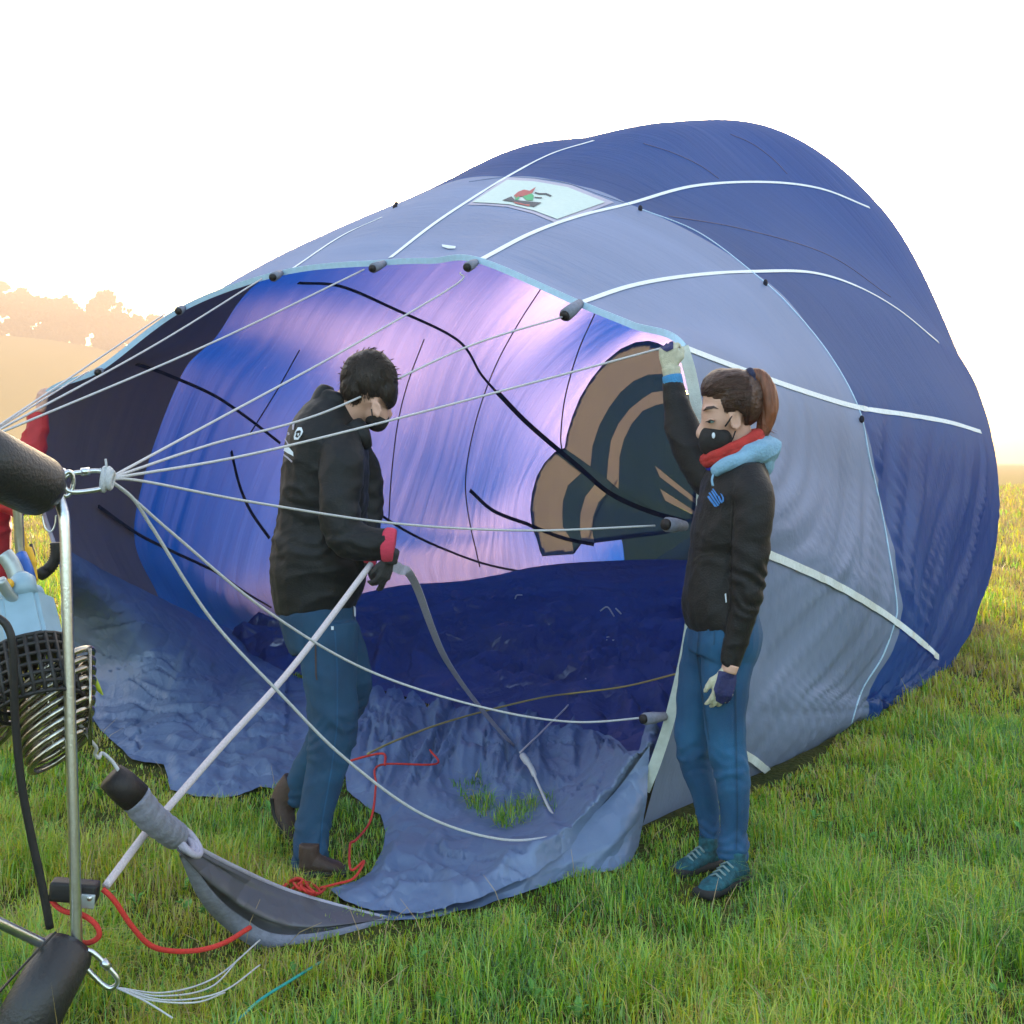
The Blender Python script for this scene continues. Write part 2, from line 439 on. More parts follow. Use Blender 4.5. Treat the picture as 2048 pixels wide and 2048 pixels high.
t.links.new(n2.outputs['Fac'], mx.inputs[0])
ad = t.nodes.new('ShaderNodeMath'); t.links.new(mx.outputs[0], ad.inputs[0]); t.links.new(n1.outputs['Fac'], ad.inputs[1])
t.links.new(ad.outputs[0], cr.inputs[0])
sx = t.nodes.new('ShaderNodeSeparateXYZ'); t.links.new(tc.outputs['Object'], sx.inputs[0])
far = t.nodes.new('ShaderNodeMapRange'); far.inputs['From Min'].default_value = 9; far.inputs['From Max'].default_value = 45; t.links.new(sx.outputs['Y'], far.inputs['Value'])
gm = t.nodes.new('ShaderNodeMix'); gm.data_type = 'RGBA'; gm.inputs['B'].default_value = (0.26, 0.20, 0.035, 1)     # sunlit gold of the open field, put into the ground colour
t.links.new(far.outputs[0], gm.inputs['Factor']); t.links.new(cr.outputs[0], gm.inputs['A']); t.links.new(gm.outputs['Result'], b.inputs['Base Color'])
b.inputs['Roughness'].default_value = 0.95; b.inputs['Specular IOR Level'].default_value = 0.1
bp = t.nodes.new('ShaderNodeBump'); bp.inputs['Strength'].default_value = 0.8; bp.inputs['Distance'].default_value = 0.03
t.links.new(n2.outputs['Fac'], bp.inputs['Height']); t.links.new(bp.outputs[0], b.inputs['Normal'])
M['soil'] = m

def hill(x, y):
    """ground level: flat meadow, rising to a wooded ridge far on the left"""
    if y < 130: return 0.0
    a = min(1, max(0, (y - 130) / 385)); a = a * a * (3 - 2 * a)
    b_ = min(1, max(0, (86 - x) / 326)); b_ = b_ * b_ * (3 - 2 * b_)
    return 55.0 * a * b_ + noise.noise((x * 0.004, y * 0.004, 0)) * 2.4 * a
xs = [-1500, -1000, -700, -500, -420, -330, -270, -220, -180, -150, -120, -95, -75, -55, -40, -28, -18, -10, -4, 0, 4, 10, 18, 28, 40, 55, 75, 100, 140, 200, 280, 400, 700, 1500]
ys = [-40, -15, 0, 6, 12, 20, 32, 45, 60, 75, 90, 105, 120, 135, 150, 165, 180, 195, 215, 240, 280, 320, 360, 400, 440, 480, 510, 540, 600, 700, 900, 1300]
v = [(x, y, hill(x, y)) for y in ys for x in xs]
nx = len(xs)
f = [(j * nx + i, j * nx + i + 1, (j + 1) * nx + i + 1, (j + 1) * nx + i) for j in range(len(ys) - 1) for i in range(nx - 1)]
tag(build('ground', v, f, M['soil']), kind='structure')

# ------------------------------------------------------------------ trees on the ridge
def tree_meshes(seed, h):
    r_ = random.Random(seed)
    tr = MB()
    tr.tube([(0, 0, -0.5), (0.1, 0, h * 0.3), (0.0, 0.1, h * 0.6), (0.1, 0, h * 0.9)], [0.32, 0.25, 0.16, 0.04], 7)
    lobes = []
    for k in range(9):
        a = r_.uniform(0, 6.28); z = h * r_.uniform(0.05, 0.82); rr = h * 0.26 * (1.15 - abs(z / h - 0.5))
        c = Vector((math.cos(a) * rr * 0.8, math.sin(a) * rr * 0.8, z))
        tr.tube([(0, 0, z * 0.6), c * 0.6 + Vector((0, 0, z * 0.3)), c], [0.12, 0.07, 0.02], 5)
        lobes.append((c, h * r_.uniform(0.12, 0.2)))
    lobes.append((Vector((0, 0, h * 0.88)), h * 0.13))
    lv, lf = [], []
    for c, rad in lobes:
        for k in range(70):
            d = Vector((r_.gauss(0, 1), r_.gauss(0, 1), r_.gauss(0, 1))).normalized() * rad * r_.uniform(0.55, 1.05)
            p = c + d; s = r_.uniform(0.4, 0.8)
            a = Vector((r_.gauss(0, 1), r_.gauss(0, 1), r_.gauss(0, 1))).normalized(); bb = a.orthogonal().normalized()
            i = len(lv)
            lv += [p + a * s, p + bb * s * 0.8, p - a * s, p - bb * s * 0.8]
            lf.append((i, i + 1, i + 2, i + 3))
    return mesh('trunk', tr.v, tr.f), mesh('crown', lv, lf)
kinds = [tree_meshes(s, h) for s, h in ((1, 9.0), (2, 7.5), (3, 10.5), (4, 8.2))]
xr = -270.0
k = 0
while xr < -110:
    yy = 504 + random.uniform(-24, 28)
    tm, cm = kinds[k % 4]
    px = 1024 + xr / yy * FPX
    e = empty('tree', (xr, yy, hill(xr, yy)), 'hazy tree in the row along the foggy ridge on the left', 'tree', 'trees along the foggy ridge')
    sc_ = 2.4 * random.uniform(0.62, 0.92) * (0.75 if xr > -139 else 1.0)
    e.rotation_euler.z = random.uniform(0, 6.28); e.scale = (sc_, sc_, sc_)
    for nm, me_, mt in (('trunk', tm, M['bark']), ('crown', cm, M['leaf'])):
        o = bpy.data.objects.new(nm, me_); COL.objects.link(o); o.parent = e
        if not me_.materials: me_.materials.append(mt)
    xr += random.uniform(1.9, 4.1)
    k += 1

# ------------------------------------------------------------------ balloon envelope
balloon = empty('hot_air_balloon', (0.5, 7.0, 0), 'large grey and navy hot air balloon lying on its side with open mouth', 'hot air balloon')
W = lambda x, y, z: Vector((x, y, z))
CROWN = Q(1345, 985, 13.3)
cols = [  # each gore line from the mouth to the crown: mouth, grey/navy seam, then on to the crown
    [Q(105, 1035, 6.40), Q(300, 1130, 7.9), Q(480, 1200, 9.3), Q(740, 1150, 10.9), Q(890, 1140, 11.8), Q(1022, 1120, 12.6), Q(1180, 1085, 13.0)],
    [Q(76, 930, 6.40), Q(258, 985, 7.95), Q(440, 1085, 9.7), Q(700, 1060, 11.1), Q(880, 1065, 12.1), Q(1012, 1052, 12.8), Q(1175, 1025, 13.0)],
    [Q(80, 755, 6.35), Q(335, 725, 8.05), Q(520, 835, 10.0), Q(740, 985, 11.4), Q(890, 1010, 12.4), Q(1002, 990, 12.9), Q(1160, 985, 13.05)],
    [Q(190, 695, 6.25), Q(410, 640, 8.15), Q(610, 690, 10.1), Q(790, 850, 11.7), Q(905, 925, 12.6), Q(1012, 915, 13.0), Q(1165, 955, 13.1)],
    [Q(345, 582, 6.20), Q(505, 520, 8.25), Q(700, 548, 10.2), Q(860, 640, 11.8), Q(960, 750, 12.7), Q(1060, 838, 13.1), Q(1185, 920, 13.1)],
    [Q(535, 514, 5.90), Q(790, 368, 8.0), Q(945, 322, 9.7), Q(1020, 470, 11.9), Q(1085, 620, 12.8), Q(1130, 725, 13.2), Q(1215, 870, 13.15)],
    [Q(728, 495, 5.60), Q(958, 334, 7.8), Q(1136, 262, 9.4), Q(1230, 390, 11.8), Q(1220, 560, 12.9), Q(1225, 648, 13.3), Q(1265, 840, 13.2)],
    [Q(815, 492, 5.45), Q(1075, 352, 7.6), Q(1295, 238, 9.4), Q(1440, 268, 11.0), Q(1400, 500, 12.8), Q(1310, 640, 13.3), Q(1300, 835, 13.2)],
    [Q(903, 491, 5.30), Q(1187, 385, 7.3), Q(1438, 342, 9.2), Q(1662, 396, 10.7), Q(1560, 580, 12.4), Q(1420, 680, 13.2), Q(1360, 845, 13.2)],
    [Q(1092, 572, 5.00), Q(1422, 514, 6.9), Q(1698, 570, 9.0), Q(1814, 690, 10.2), Q(1720, 760, 12.0), Q(1500, 775, 13.1), Q(1400, 880, 13.2)],
    [Q(1190, 612, 4.80), Q(1530, 630, 6.65), Q(1778, 690, 8.8), Q(1846, 765, 10.2), Q(1760, 820, 12.0), Q(1530, 850, 13.1), Q(1410, 910, 13.2)],
    [Q(1290, 655, 4.60), Q(1619, 769, 6.4), Q(1852, 815, 8.5), Q(1858, 845, 10.0), Q(1780, 890, 12.0), Q(1540, 910, 13.1), Q(1410, 940, 13.2)],
    [Q(1326, 830, 4.55), Q(1655, 940, 6.5), Q(1868, 950, 8.5), Q(1852, 985, 10.2), Q(1780, 980, 12.0), Q(1540, 970, 13.1), Q(1410, 965, 13.2)],
    [Q(1326, 905, 4.52), Q(1682, 1075, 6.55), Q(1846, 1100, 8.6), Q(1836, 1090, 10.2), Q(1760, 1060, 12.0), Q(1530, 1020, 13.0), Q(1405, 985, 13.15)],
    [Q(1320, 985, 4.50), Q(1690, 1173, 6.6), Q(1780, 1248, 8.35), Q(1770, 1190, 10.0), Q(1700, 1140, 11.7), Q(1520, 1080, 12.9), Q(1400, 1000, 13.1)],
    [Q(1300, 1170, 4.50), Q(1630, 1300, 6.55), W(2.42, 7.7, 0.03), W(2.6, 9.5, 0.03), W(2.6, 11.0, 0.03), W(2.3, 12.4, 0.08), W(2.0, 13.0, 0.3)],
    [Q(1268, 1350, 4.50), W(1.90, 6.62, 0.09), W(2.28, 7.8, 0.02), W(2.3, 9.5, 0.02), W(2.3, 11.0, 0.02), W(2.1, 12.3, 0.05), W(1.9, 12.9, 0.25)],
    [G(1212, 1562), W(1.84, 6.66, 0.015), W(2.1, 8.0, 0.01), W(2.1, 9.5, 0.01), W(2.1, 11.0, 0.01), W(2.0, 12.2, 0.03), W(1.8, 12.8, 0.2)],
]
for c in cols: c.append(CROWN)
NV, NU = len(cols), 8
SV, SU = 14, 40
def cr_matrix(n, sub):
    """rows of Catmull-Rom weights on n control points"""
    rows = []
    def w(i, t):
        r = np.zeros(n)
        ws = (0.5 * (-t + 2 * t * t - t ** 3), 0.5 * (2 - 5 * t * t + 3 * t ** 3), 0.5 * (t + 4 * t * t - 3 * t ** 3), 0.5 * (-t * t + t ** 3))
        for k_, ww in zip((i - 1, i, i + 1, i + 2), ws):
            if k_ < 0: r[0] += 2 * ww; r[1] -= ww
            elif k_ >= n: r[n - 1] += 2 * ww; r[n - 2] -= ww
            else: r[k_] += ww
        return r
    for i in range(n - 1):
        for s in range(sub): rows.append(w(i, s / sub))
    e = np.zeros(n); e[-1] = 1; rows.append(e)
    return np.array(rows)
Cc = np.array([[list(p) for p in c] for c in cols])
A = cr_matrix(NV, SV); B = cr_matrix(NU, SU)
S = np.einsum('iv,ju,vuk->ijk', A, B, Cc)          # dense grid (around, along, xyz)
nI, nJ = S.shape[:2]
def grid_normals(S):
    du = np.gradient(S, axis=1); dv = np.gradient(S, axis=0)
    n = np.cross(du, dv); n /= (np.linalg.norm(n, axis=2, keepdims=True) + 1e-9)
    return n
N = grid_normals(S)
cen = np.array([[S[:, j].mean(0)] for j in range(nJ)]).reshape(1, nJ, 3)
if (N * (S - cen)).sum() < 0: N = -N                  # outward
GORE = [0, 2, 4, 5, 6, 8, 9, 11, 14, 16, 17]          # columns where load tapes run
disp = np.zeros((nI, nJ))
for i in range(nI):
    vv = i / SV
    g = max(k_ for k_ in range(len(GORE)) if GORE[k_] <= vv + 1e-6 or k_ == 0)
    g = min(g, len(GORE) - 2)
    fr = (vv - GORE[g]) / (GORE[g + 1] - GORE[g])
    low_l = max(0, 1 - abs(vv - 1.2) / 3.2); low_r = max(0, 1 - abs(vv - 14.2) / 3.0); top = max(0, 1 - abs(vv - 8.5) / 4)
    for j in range(nJ):
        uu = j / SU
        edge = min(1, uu / 0.35) * min(1, (7 - uu) / 1.2)
        amp = (0.0016 + 0.006 * low_l + 0.038 * low_r * min(1, max(0, uu - 0.3))) * edge
        if uu < 1 and vv > 5: amp *= 0.35 + 0.55 * max(0, min(1, (vv - 13.2) / 2))
        s, q = uu * 1.5, vv * 0.75
        wv = noise.noise((s * 10 + 0.9 * noise.noise((s * 1.1, q * 0.9, 4)), q * 0.55, 1.3))
        wv += 0.5 * noise.noise((s * 21, q * 1.1, 7.7))
        wv += (0.35 if vv < 10 and uu > 1 else 0.9) * noise.noise((s * 2.1, q * 0.8, 3.1))
        if vv > 10.5 and uu < 2.6:                   # tension creases fanning over the right flank
            fl = min(1, (vv - 10.5) / 1.5) * min(1, max(0, 2.6 - uu)) * edge
            cq = s + 0.30 * q + 0.25 * noise.noise((s * .8, q * .8, 20))
            cr_ = max(0, 1 - 2.6 * abs(noise.noise((cq * 5.2, q * 0.28, 11)))) + 0.5 * max(0, 1 - 2.6 * abs(noise.noise((cq * 10.5, q * 0.5, 17))))
            disp[i, j] += (0.042 if uu > 1 else 0.013) * fl * cr_
        disp[i, j] += amp * wv + 0.016 * math.sin(math.pi * fr) * edge * (1 if uu > 0.1 else 0)
        if 3 < vv < 4.9 and uu > 1: disp[i, j] += 0.0
S = S + N * disp[:, :, None]
S[:, :, 2] = np.maximum(S[:, :, 2], 0.008)
N = grid_normals(S)
if (N * (S - cen)).sum() < 0: N = -N
flat_v = [Vector(p) for p in S.reshape(-1, 3)]
env_f = [(i * nJ + j, (i + 1) * nJ + j, (i + 1) * nJ + j + 1, i * nJ + j + 1) for i in range(nI - 1) for j in range(nJ - 1)]
ENV = BVHTree.FromPolygons(flat_v, env_f)
CAM = Vector((0, 0, EYE))
def hit(x, y, bvh=None):
    """photo pixel (2048) -> first point met on a surface, with the normal turned to the viewer"""
    d = (P(x, y, 1.0) - CAM).normalized()
    h = (bvh or ENV).ray_cast(CAM, d)
    if h[0] is None: return None, None
    n = h[1] if h[1].dot(d) < 0 else -h[1]
    return h[0], n
def zz(ox, oy, s, pts): return [(ox + s * x, oy + s * y) for x, y in pts]
def pip(x, y, poly):
    inside = False; n = len(poly)
    for i in range(n):
        (x1, y1), (x2, y2) = poly[i], poly[(i + 1) % n]
        if (y1 > y) != (y2 > y) and x < (x2 - x1) * (y - y1) / (y2 - y1) + x1: inside = not inside
    return inside
CRW = lambda pts: zz(700, 520, 0.3727, pts)
up_o = [(1700, 470), (1650, 445), (1600, 432), (1530, 440), (1450, 475), (1370, 540), (1290, 640), (1230, 740), (1190, 840), (1160, 940), (1150, 1010)]
up_a = [(1290, 1108), (1300, 1000), (1340, 880), (1390, 790), (1450, 710), (1520, 650), (1600, 615), (1720, 612)]
up_b = [(1378, 1175), (1385, 1080), (1400, 970), (1440, 880), (1500, 800), (1570, 745), (1620, 712), (1720, 698)]
up_c = [(1440, 1228), (1445, 1060), (1470, 960), (1510, 880), (1570, 810), (1640, 780), (1720, 760)]
STR = ([(1635, 1105), (1860, 1285), (1858, 1312), (1760, 1240), (1660, 1165)], [(1662, 1228), (1850, 1350), (1845, 1368), (1690, 1292)])
lo_o = [(1095, 1032), (1040, 1090), (1000, 1160), (975, 1250), (965, 1340), (975, 1440), (1000, 1500), (1015, 1560), (1030, 1592)]
lo_a = [(1200, 1580), (1190, 1510), (1140, 1430), (1138, 1360), (1142, 1290), (1168, 1210), (1240, 1143)]
lo_b = [(1245, 1520), (1232, 1450), (1236, 1360), (1262, 1270), (1322, 1195)]
lo_c = [(1310, 1520), (1298, 1450), (1302, 1380), (1332, 1300), (1392, 1235)]
# the vent panels are sewn into an opening of the navy cloth
vent = CRW(up_o + lo_o + [(1200, 1580), (1245, 1515), (1310, 1515), (1700, 1465), (1855, 1395), (1885, 1000), (1855, 700), (1715, 600)])
vcx, vcy = sum(p[0] for p in vent) / len(vent), sum(p[1] for p in vent) / len(vent)
vent = [(vcx + (x - vcx) * .965, vcy + (y - vcy) * .965) for x, y in vent]
def in_vent(p): return pip(1024 + p[0] / p[1] * FPX, HORIZON + (EYE - p[2]) / p[1] * FPX, vent)
def panel(i0, i1, j0, j1, m_):
    idx = [(i, j) for i in range(i0, i1 + 1) for j in range(j0, j1 + 1)]
    w = j1 - j0 + 1
    fs = [(a * w + b_, (a + 1) * w + b_, (a + 1) * w + b_ + 1, a * w + b_ + 1) for a in range(i1 - i0) for b_ in range(w - 1)]
    if j0 >= 4 * SU:
        ins = [in_vent(S[i, j]) for i, j in idx]
        fs = [q for q in fs if not all(ins[k_] for k_ in q)]
        if not fs: return None
    me = mesh('fabric_panel', [S[i, j] for i, j in idx], fs)
    uv = me.uv_layers.new(name='cloth')
    arr = np.array([(idx[l.vertex_index][1] / SU, idx[l.vertex_index][0] / SV) for l in me.loops], np.float32)
    uv.data.foreach_set('uv', arr.ravel())
    o = link('fabric_panel', me, m_, balloon)
    me.normals_split_custom_set_from_vertices([tuple(N[i, j]) for i, j in idx])
    return o
bands = [(0, 1, 'grey'), (1, 2, 'navy'), (2, 3, 'navy'), (3, 4, 'navy'), (4, 5, 'navy'), (5, 6, 'navy'), (6, 7, 'dark')]
for g in range(len(GORE) - 1):
    for a, b_, mm in bands:
        if mm == 'grey' and g < 2: mm = 'grey_shaded'
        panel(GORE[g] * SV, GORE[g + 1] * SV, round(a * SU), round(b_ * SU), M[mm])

# the underside towards the crown, half hidden behind the heaped cloth
st = [(j, q) for j in range(3 * SU, nJ, 4) for q in range(13)]
build('fabric_panel', [Vector(S[-1, j]).lerp(Vector(S[0, j]), q / 12) - Vector((0, 0, 0.03 * math.sin(math.pi * q / 12))) for j, q in st],
      [(a * 13 + q, a * 13 + q + 1, a * 13 + q + 14, a * 13 + q + 13) for a in range(len(st) // 13 - 1) for q in range(12)], M['dark'], balloon)

def smooth_px(pts, n=10):
    return [(p.x, p.y) for p in catmull([(x, y, 0) for x, y in pts], n)]
def on_surface(pts, n=10, bvh=None):
    a, b_ = [], []
    for x, y in smooth_px([(x * K, y * K) for x, y in pts], n):
        h, k_ = hit(x, y, bvh)
        if h is not None and (not a or (h - a[-1]).length < 1.2):
            a.append(h); b_.append(k_)
    return a, b_
def surf_tape(name, pts, width, m_, thick=0.006, n=10, lift=0.0):
    a, b_ = on_surface(pts, n)
    if len(a) < 3: print('tape lost', name, pts[0]); return
    a = [p + q * lift for p, q in zip(a, b_)]
    v, f = ribbon_mesh(a, b_, width, thick)
    return build(name, v, f, m_, balloon, False)
# white load tapes on the outside
for pts, w in (
    ([(552, 508), (643, 447), (720, 411)], 0.016),
    ([(737, 487), (815, 426), (880, 382), (959, 333), (1040, 291), (1120, 266)], 0.020),
    ([(911, 489), (1000, 442), (1090, 409), (1187, 385), (1306, 352), (1438, 344), (1546, 356), (1640, 392)], 0.026),
    ([(1099, 571), (1180, 543), (1256, 527), (1340, 517), (1422, 513), (1525, 514), (1608, 537), (1691, 582), (1770, 646)], 0.026),
    ([(1292, 657), (1360, 683), (1422, 706), (1520, 740), (1619, 769), (1712, 783), (1790, 797), (1850, 815)], 0.030),
    ([(1345, 1000), (1449, 1046), (1547, 1089), (1625, 1131), (1688, 1173), (1735, 1210), (1768, 1240)], 0.034),
    ([(1330, 1385), (1406, 1423), (1449, 1454), (1485, 1470)], 0.034)):
    surf_tape('load_tape', pts, w, M['tape'], 0.0025, lift=0.010 if pts[0][1] > 900 else 0.002)
# thin pale seam between the grey and the navy cloth
surf_tape('seam_tape', [(1207, 394), (1318, 439), (1422, 516), (1488, 576), (1563, 667), (1619, 769), (1641, 868), (1660, 950), (1676, 1036), (1691, 1134), (1688, 1173), (1664, 1239), (1627, 1300), (1606, 1364)], 0.012, M['binding'], 0.004)
surf_tape('seam_tape', [(885, 343), (958, 335), (1057, 343), (1136, 369), (1187, 386)], 0.012, M['grey'], 0.004)
# dark tapes and seams inside
for pts, w in (
    ([(560, 530), (640, 537), (740, 580), (860, 640), (905, 705), (940, 745)], 0.0250),
    ([(935, 738), (985, 790), (1030, 830), (1090, 880), (1150, 930), (1225, 965), (1290, 985)], 0.0507),
    ([(1214, 612), (1235, 655), (1262, 720), (1280, 790)], 0.0546),
    ([(255, 682), (330, 713), (400, 745), (460, 785), (525, 835)], 0.0218),
    ([(690, 955), (760, 1000), (830, 1035), (900, 1062), (970, 1078), (1050, 1086)], 0.0234),
    ([(884, 925), (930, 965), (1000, 992), (1060, 1015), (1120, 1028)], 0.0390),
    ([(180, 955), (255, 1008), (330, 1045), (400, 1078), (460, 1120), (510, 1150)], 0.0203),
    ([(432, 850), (448, 915), (470, 965), (505, 1015)], 0.0265)):
    surf_tape('dark_tape', pts, w, M['cord_dark'], lift=0.016)
for pts in (
    [(1020, 545), (975, 615), (935, 690), (905, 770), (885, 850), (878, 915), (885, 980), (905, 1070)],
    [(1122, 592), (1090, 665), (1066, 750), (1058, 820), (1060, 850)],
    [(800, 640), (770, 720), (750, 800), (738, 900), (733, 985)],
    [(565, 660), (520, 740), (470, 820)],
    [(1165, 905), (1130, 960), (1110, 1020)]):
    surf_tape('panel_seam', pts, 0.014, M['cord_dark'], 0.004)

for pts in ([(1214, 271), (1268, 288), (1320, 312), (1356, 337)], [(1378, 253), (1420, 272), (1458, 300), (1485, 328)], [(1262, 408), (1400, 432), (1560, 480), (1680, 560)]):
    surf_tape('panel_seam', pts, 0.012, M['floor_navy'], 0.003)

def patch(name, poly, m_, bvh, parent, off=0.004, step=7.0, frame=1.0, holes=()):
    """flat print or sewn panel: a pixel outline laid on a surface"""
    pl = [(x * frame, y * frame) for x, y in poly]
    dens = []
    for i in range(len(pl)):
        a, b_ = pl[i], pl[(i + 1) % len(pl)]
        k_ = max(1, int(math.hypot(a[0] - b_[0], a[1] - b_[1]) / step))
        dens += [(a[0] + (b_[0] - a[0]) * q / k_, a[1] + (b_[1] - a[1]) * q / k_) for q in range(k_)]
    n = len(dens)
    pts = [Vector(p) for p in dens]
    x0, x1 = min(p[0] for p in dens), max(p[0] for p in dens); y0, y1 = min(p[1] for p in dens), max(p[1] for p in dens)
    yy = y0 + step / 2
    while yy < y1:
        xx = x0 + step / 2
        while xx < x1:
            pts.append(Vector((xx, yy))); xx += step
        yy += step
    ed = [(i, (i + 1) % n) for i in range(n)]
    for hp in holes:
        b0 = len(pts); pts += [Vector(p) for p in hp]; ed += [(b0 + i, b0 + (i + 1) % len(hp)) for i in range(len(hp))]
    vs_, es, fs, *_ = delaunay_2d_cdt(pts, ed, [], 1, 1e-4)
    if holes: fs = [f_ for f_ in fs if not any(pip(sum(vs_[i].x for i in f_) / len(f_), sum(vs_[i].y for i in f_) / len(f_), hp) for hp in holes)]
    out, ok = [], []
    for p in vs_:
        h, k_ = hit(p.x, p.y, bvh)
        ok.append(h is not None)
        out.append(h + k_ * off if h is not None else Vector((0, 0, 0)))
    fs = [f_ for f_ in fs if all(ok[i] for i in f_)]
    if not fs: print('patch lost', name); return None
    used = sorted({i for f_ in fs for i in f_}); mp_ = {a: i for i, a in enumerate(used)}
    return build(name, [out[i] for i in used], [tuple(mp_[i] for i in f_) for f_ in fs], m_, parent)
for poly, mm in ((up_o + up_a, 'tan'), (up_a[::-1] + up_b, 'dark'), (up_b[::-1] + up_c, 'tan'), (up_c[::-1] + [(1560, 1305), (1700, 1385), (1860, 1395), (1890, 1000), (1860, 700)], 'dark'),
                 ([(1095, 1032), (1150, 1008), (1290, 1105), (1378, 1172), (1440, 1225), (1560, 1300), (1700, 1380), (1860, 1392), (1760, 1432), (1640, 1368), (1520, 1303), (1392, 1238), (1322, 1198), (1240, 1146)], 'dark'), (lo_o + lo_a, 'tan'), (lo_a[::-1] + lo_b, 'dark'), (lo_b[::-1] + lo_c, 'tan'), (lo_c[::-1] + [(1700, 1470), (1760, 1430), (1640, 1365), (1520, 1300)], 'dark')):
    o_ = patch('crown_panel', CRW(poly), M[mm], ENV, balloon, holes=[CRW(q) for q in STR] if poly[0] == up_c[-1] else (), step=9.0, off=0.006 if len(poly) == 14 and mm == 'dark' and poly[0] == (1095, 1032) else 0.012)
    if o_:
        uvl = o_.data.uv_layers.new(name='cloth')
        uvl.data.foreach_set('uv', np.array([(o_.data.vertices[l.vertex_index].co.x * .6, o_.data.vertices[l.vertex_index].co.z * .6) for l in o_.data.loops], np.float32).ravel())
for poly in STR:
    patch('crown_stripe', CRW(poly), M['tan'], ENV, balloon, 0.011, 6.0)
LG = lambda pts: zz(920, 340, 0.1656, pts)
patch('logo_border', LG([(90, 425), (560, 90), (900, 110), (1350, 190), (1860, 395), (1180, 655), (880, 530), (560, 450), (300, 430)]), M['strap'], ENV, balloon, 0.003)
logo = patch('logo_panel', LG([(150, 402), (570, 130), (900, 150), (1300, 220), (1750, 400), (1170, 608), (900, 505), (600, 430), (400, 415)]), M['mint'], ENV, balloon, 0.007)
for nm, pl, mm in (
    ('emblem_base', [(510, 388), (620, 340), (660, 385), (760, 395), (985, 415), (890, 470), (760, 430), (640, 405)], 'print_dark'),
    ('emblem_figure', [(650, 330), (700, 285), (770, 258), (840, 272), (915, 225), (870, 300), (800, 330), (720, 345), (670, 365)], 'print_red'),
    ('emblem_field', [(755, 340), (860, 305), (890, 330), (880, 390), (800, 385)], 'print_green'),
    ('emblem_field', [(660, 340), (720, 345), (700, 385), (665, 380)], 'print_green'),
    ('emblem_band', [(635, 402), (850, 440), (835, 462), (665, 425)], 'print_red'),
    ('emblem_script', [(900, 285), (960, 300), (1040, 300), (1110, 330), (1090, 342), (1030, 316), (950, 316), (900, 300)], 'print_dark'),
    ('emblem_script', [(900, 345), (990, 352), (990, 364), (900, 358)], 'print_dark')):
    patch(nm, LG(pl), M[mm], ENV, logo, 0.011, 3.0)
patch('label_patch', zz(860, 470, 0.0518, [(460, 400), (700, 430), (1000, 470), (980, 560), (700, 560), (480, 490)]), M['print_white'], ENV, balloon, 0.005, 3.0)
for x, y in ((1207, 397), (1442, 537), (1622, 792)):
    h, k_ = hit(x * K, y * K)
    if h: MB().ellipsoid(h + k_ * 0.012, (0.013, 0, 0), (0, 0.010, 0), (0, 0, 0.02), 8, 6).build('knot', M['cord_dark'], balloon)
# knot standing on the top edge
kp = Q(745, 390, 7.4)
MB().tube([kp + Vector((0, 0, -0.04)), kp, kp + Vector((0.012, 0, 0.03))], [0.01, 0.014, 0.008], 8).build('knot', M['cord_dark'], balloon)

# rim: pale binding over the top, webbing down the right side
rim = [Vector(S[i, 0]) for i in range(nI)]
iR = 11 * SV
v_, f_ = ribbon_mesh(rim[2 * SV:iR + 1], [Vector((0, -1, -0.25)).normalized()] * (iR + 1 - 2 * SV), 0.026, 0.006)
build('rim_binding', v_, f_, M['binding'], balloon, False)
v_, f_ = ribbon_mesh(rim[:2 * SV + 1], [Vector((0.3, -1, 0)).normalized()] * (2 * SV + 1), 0.02, 0.008)
build('rim_binding', v_, f_, M['strap'], balloon)
rp = catmull([Q(1288, 655, 4.58), Q(1306, 720, 4.55), Q(1322, 830, 4.5), Q(1322, 985, 4.46), Q(1300, 1190, 4.45), Q(1268, 1340, 4.45), Q(1240, 1430, 4.47), Q(1216, 1490, 4.5)], 10)
wd = [0.035 + 0.018 * abs(i / (len(rp) - 1) - 0.6) for i in range(len(rp))]
v_, f_ = ribbon_mesh(rp, [Vector((-0.25, -1, 0)).normalized()] * len(rp), wd, 0.008)
build('rim_webbing', v_, f_, M['cream_tape'], balloon, False)

# ------------------------------------------------------------------ cloth lying on the ground
def fb(x, y, z=0.0): return noise.noise((x, y, z))
front = [(430, 1245), (500, 1275), (560, 1275), (640, 1290), (700, 1300), (790, 1325), (860, 1350), (930, 1360), (1000, 1385), (1100, 1410), (1180, 1450), (1235, 1440), (1262, 1350)]
back = [(470, 1195, 9.2), (600, 1150, 9.9), (740, 1112, 10.5), (890, 1098, 11.2), (1022, 1072, 11.8), (1150, 1062, 11.9), (1300, 1062, 11.7), (1420, 1085, 11.4), (1560, 1100, 11.0)]
fr = catmull([G(x, y, 0.01) for x, y in front], 12); bk = catmull([Q(*p) for p in back], 14)
def resample(pts, n):
    d = [0]
    for a, b_ in zip(pts, pts[1:]): d.append(d[-1] + (b_ - a).length)
    out, k_ = [], 0
    for i in range(n):
        t_ = d[-1] * i / (n - 1)
        while k_ < len(d) - 2 and d[k_ + 1] < t_: k_ += 1
        out.append(pts[k_].lerp(pts[k_ + 1], (t_ - d[k_]) / max(1e-9, d[k_ + 1] - d[k_])))
    return out
nc, nr = 200, 110
fr, bk = resample(fr, nc), resample(bk, nc)
v = []
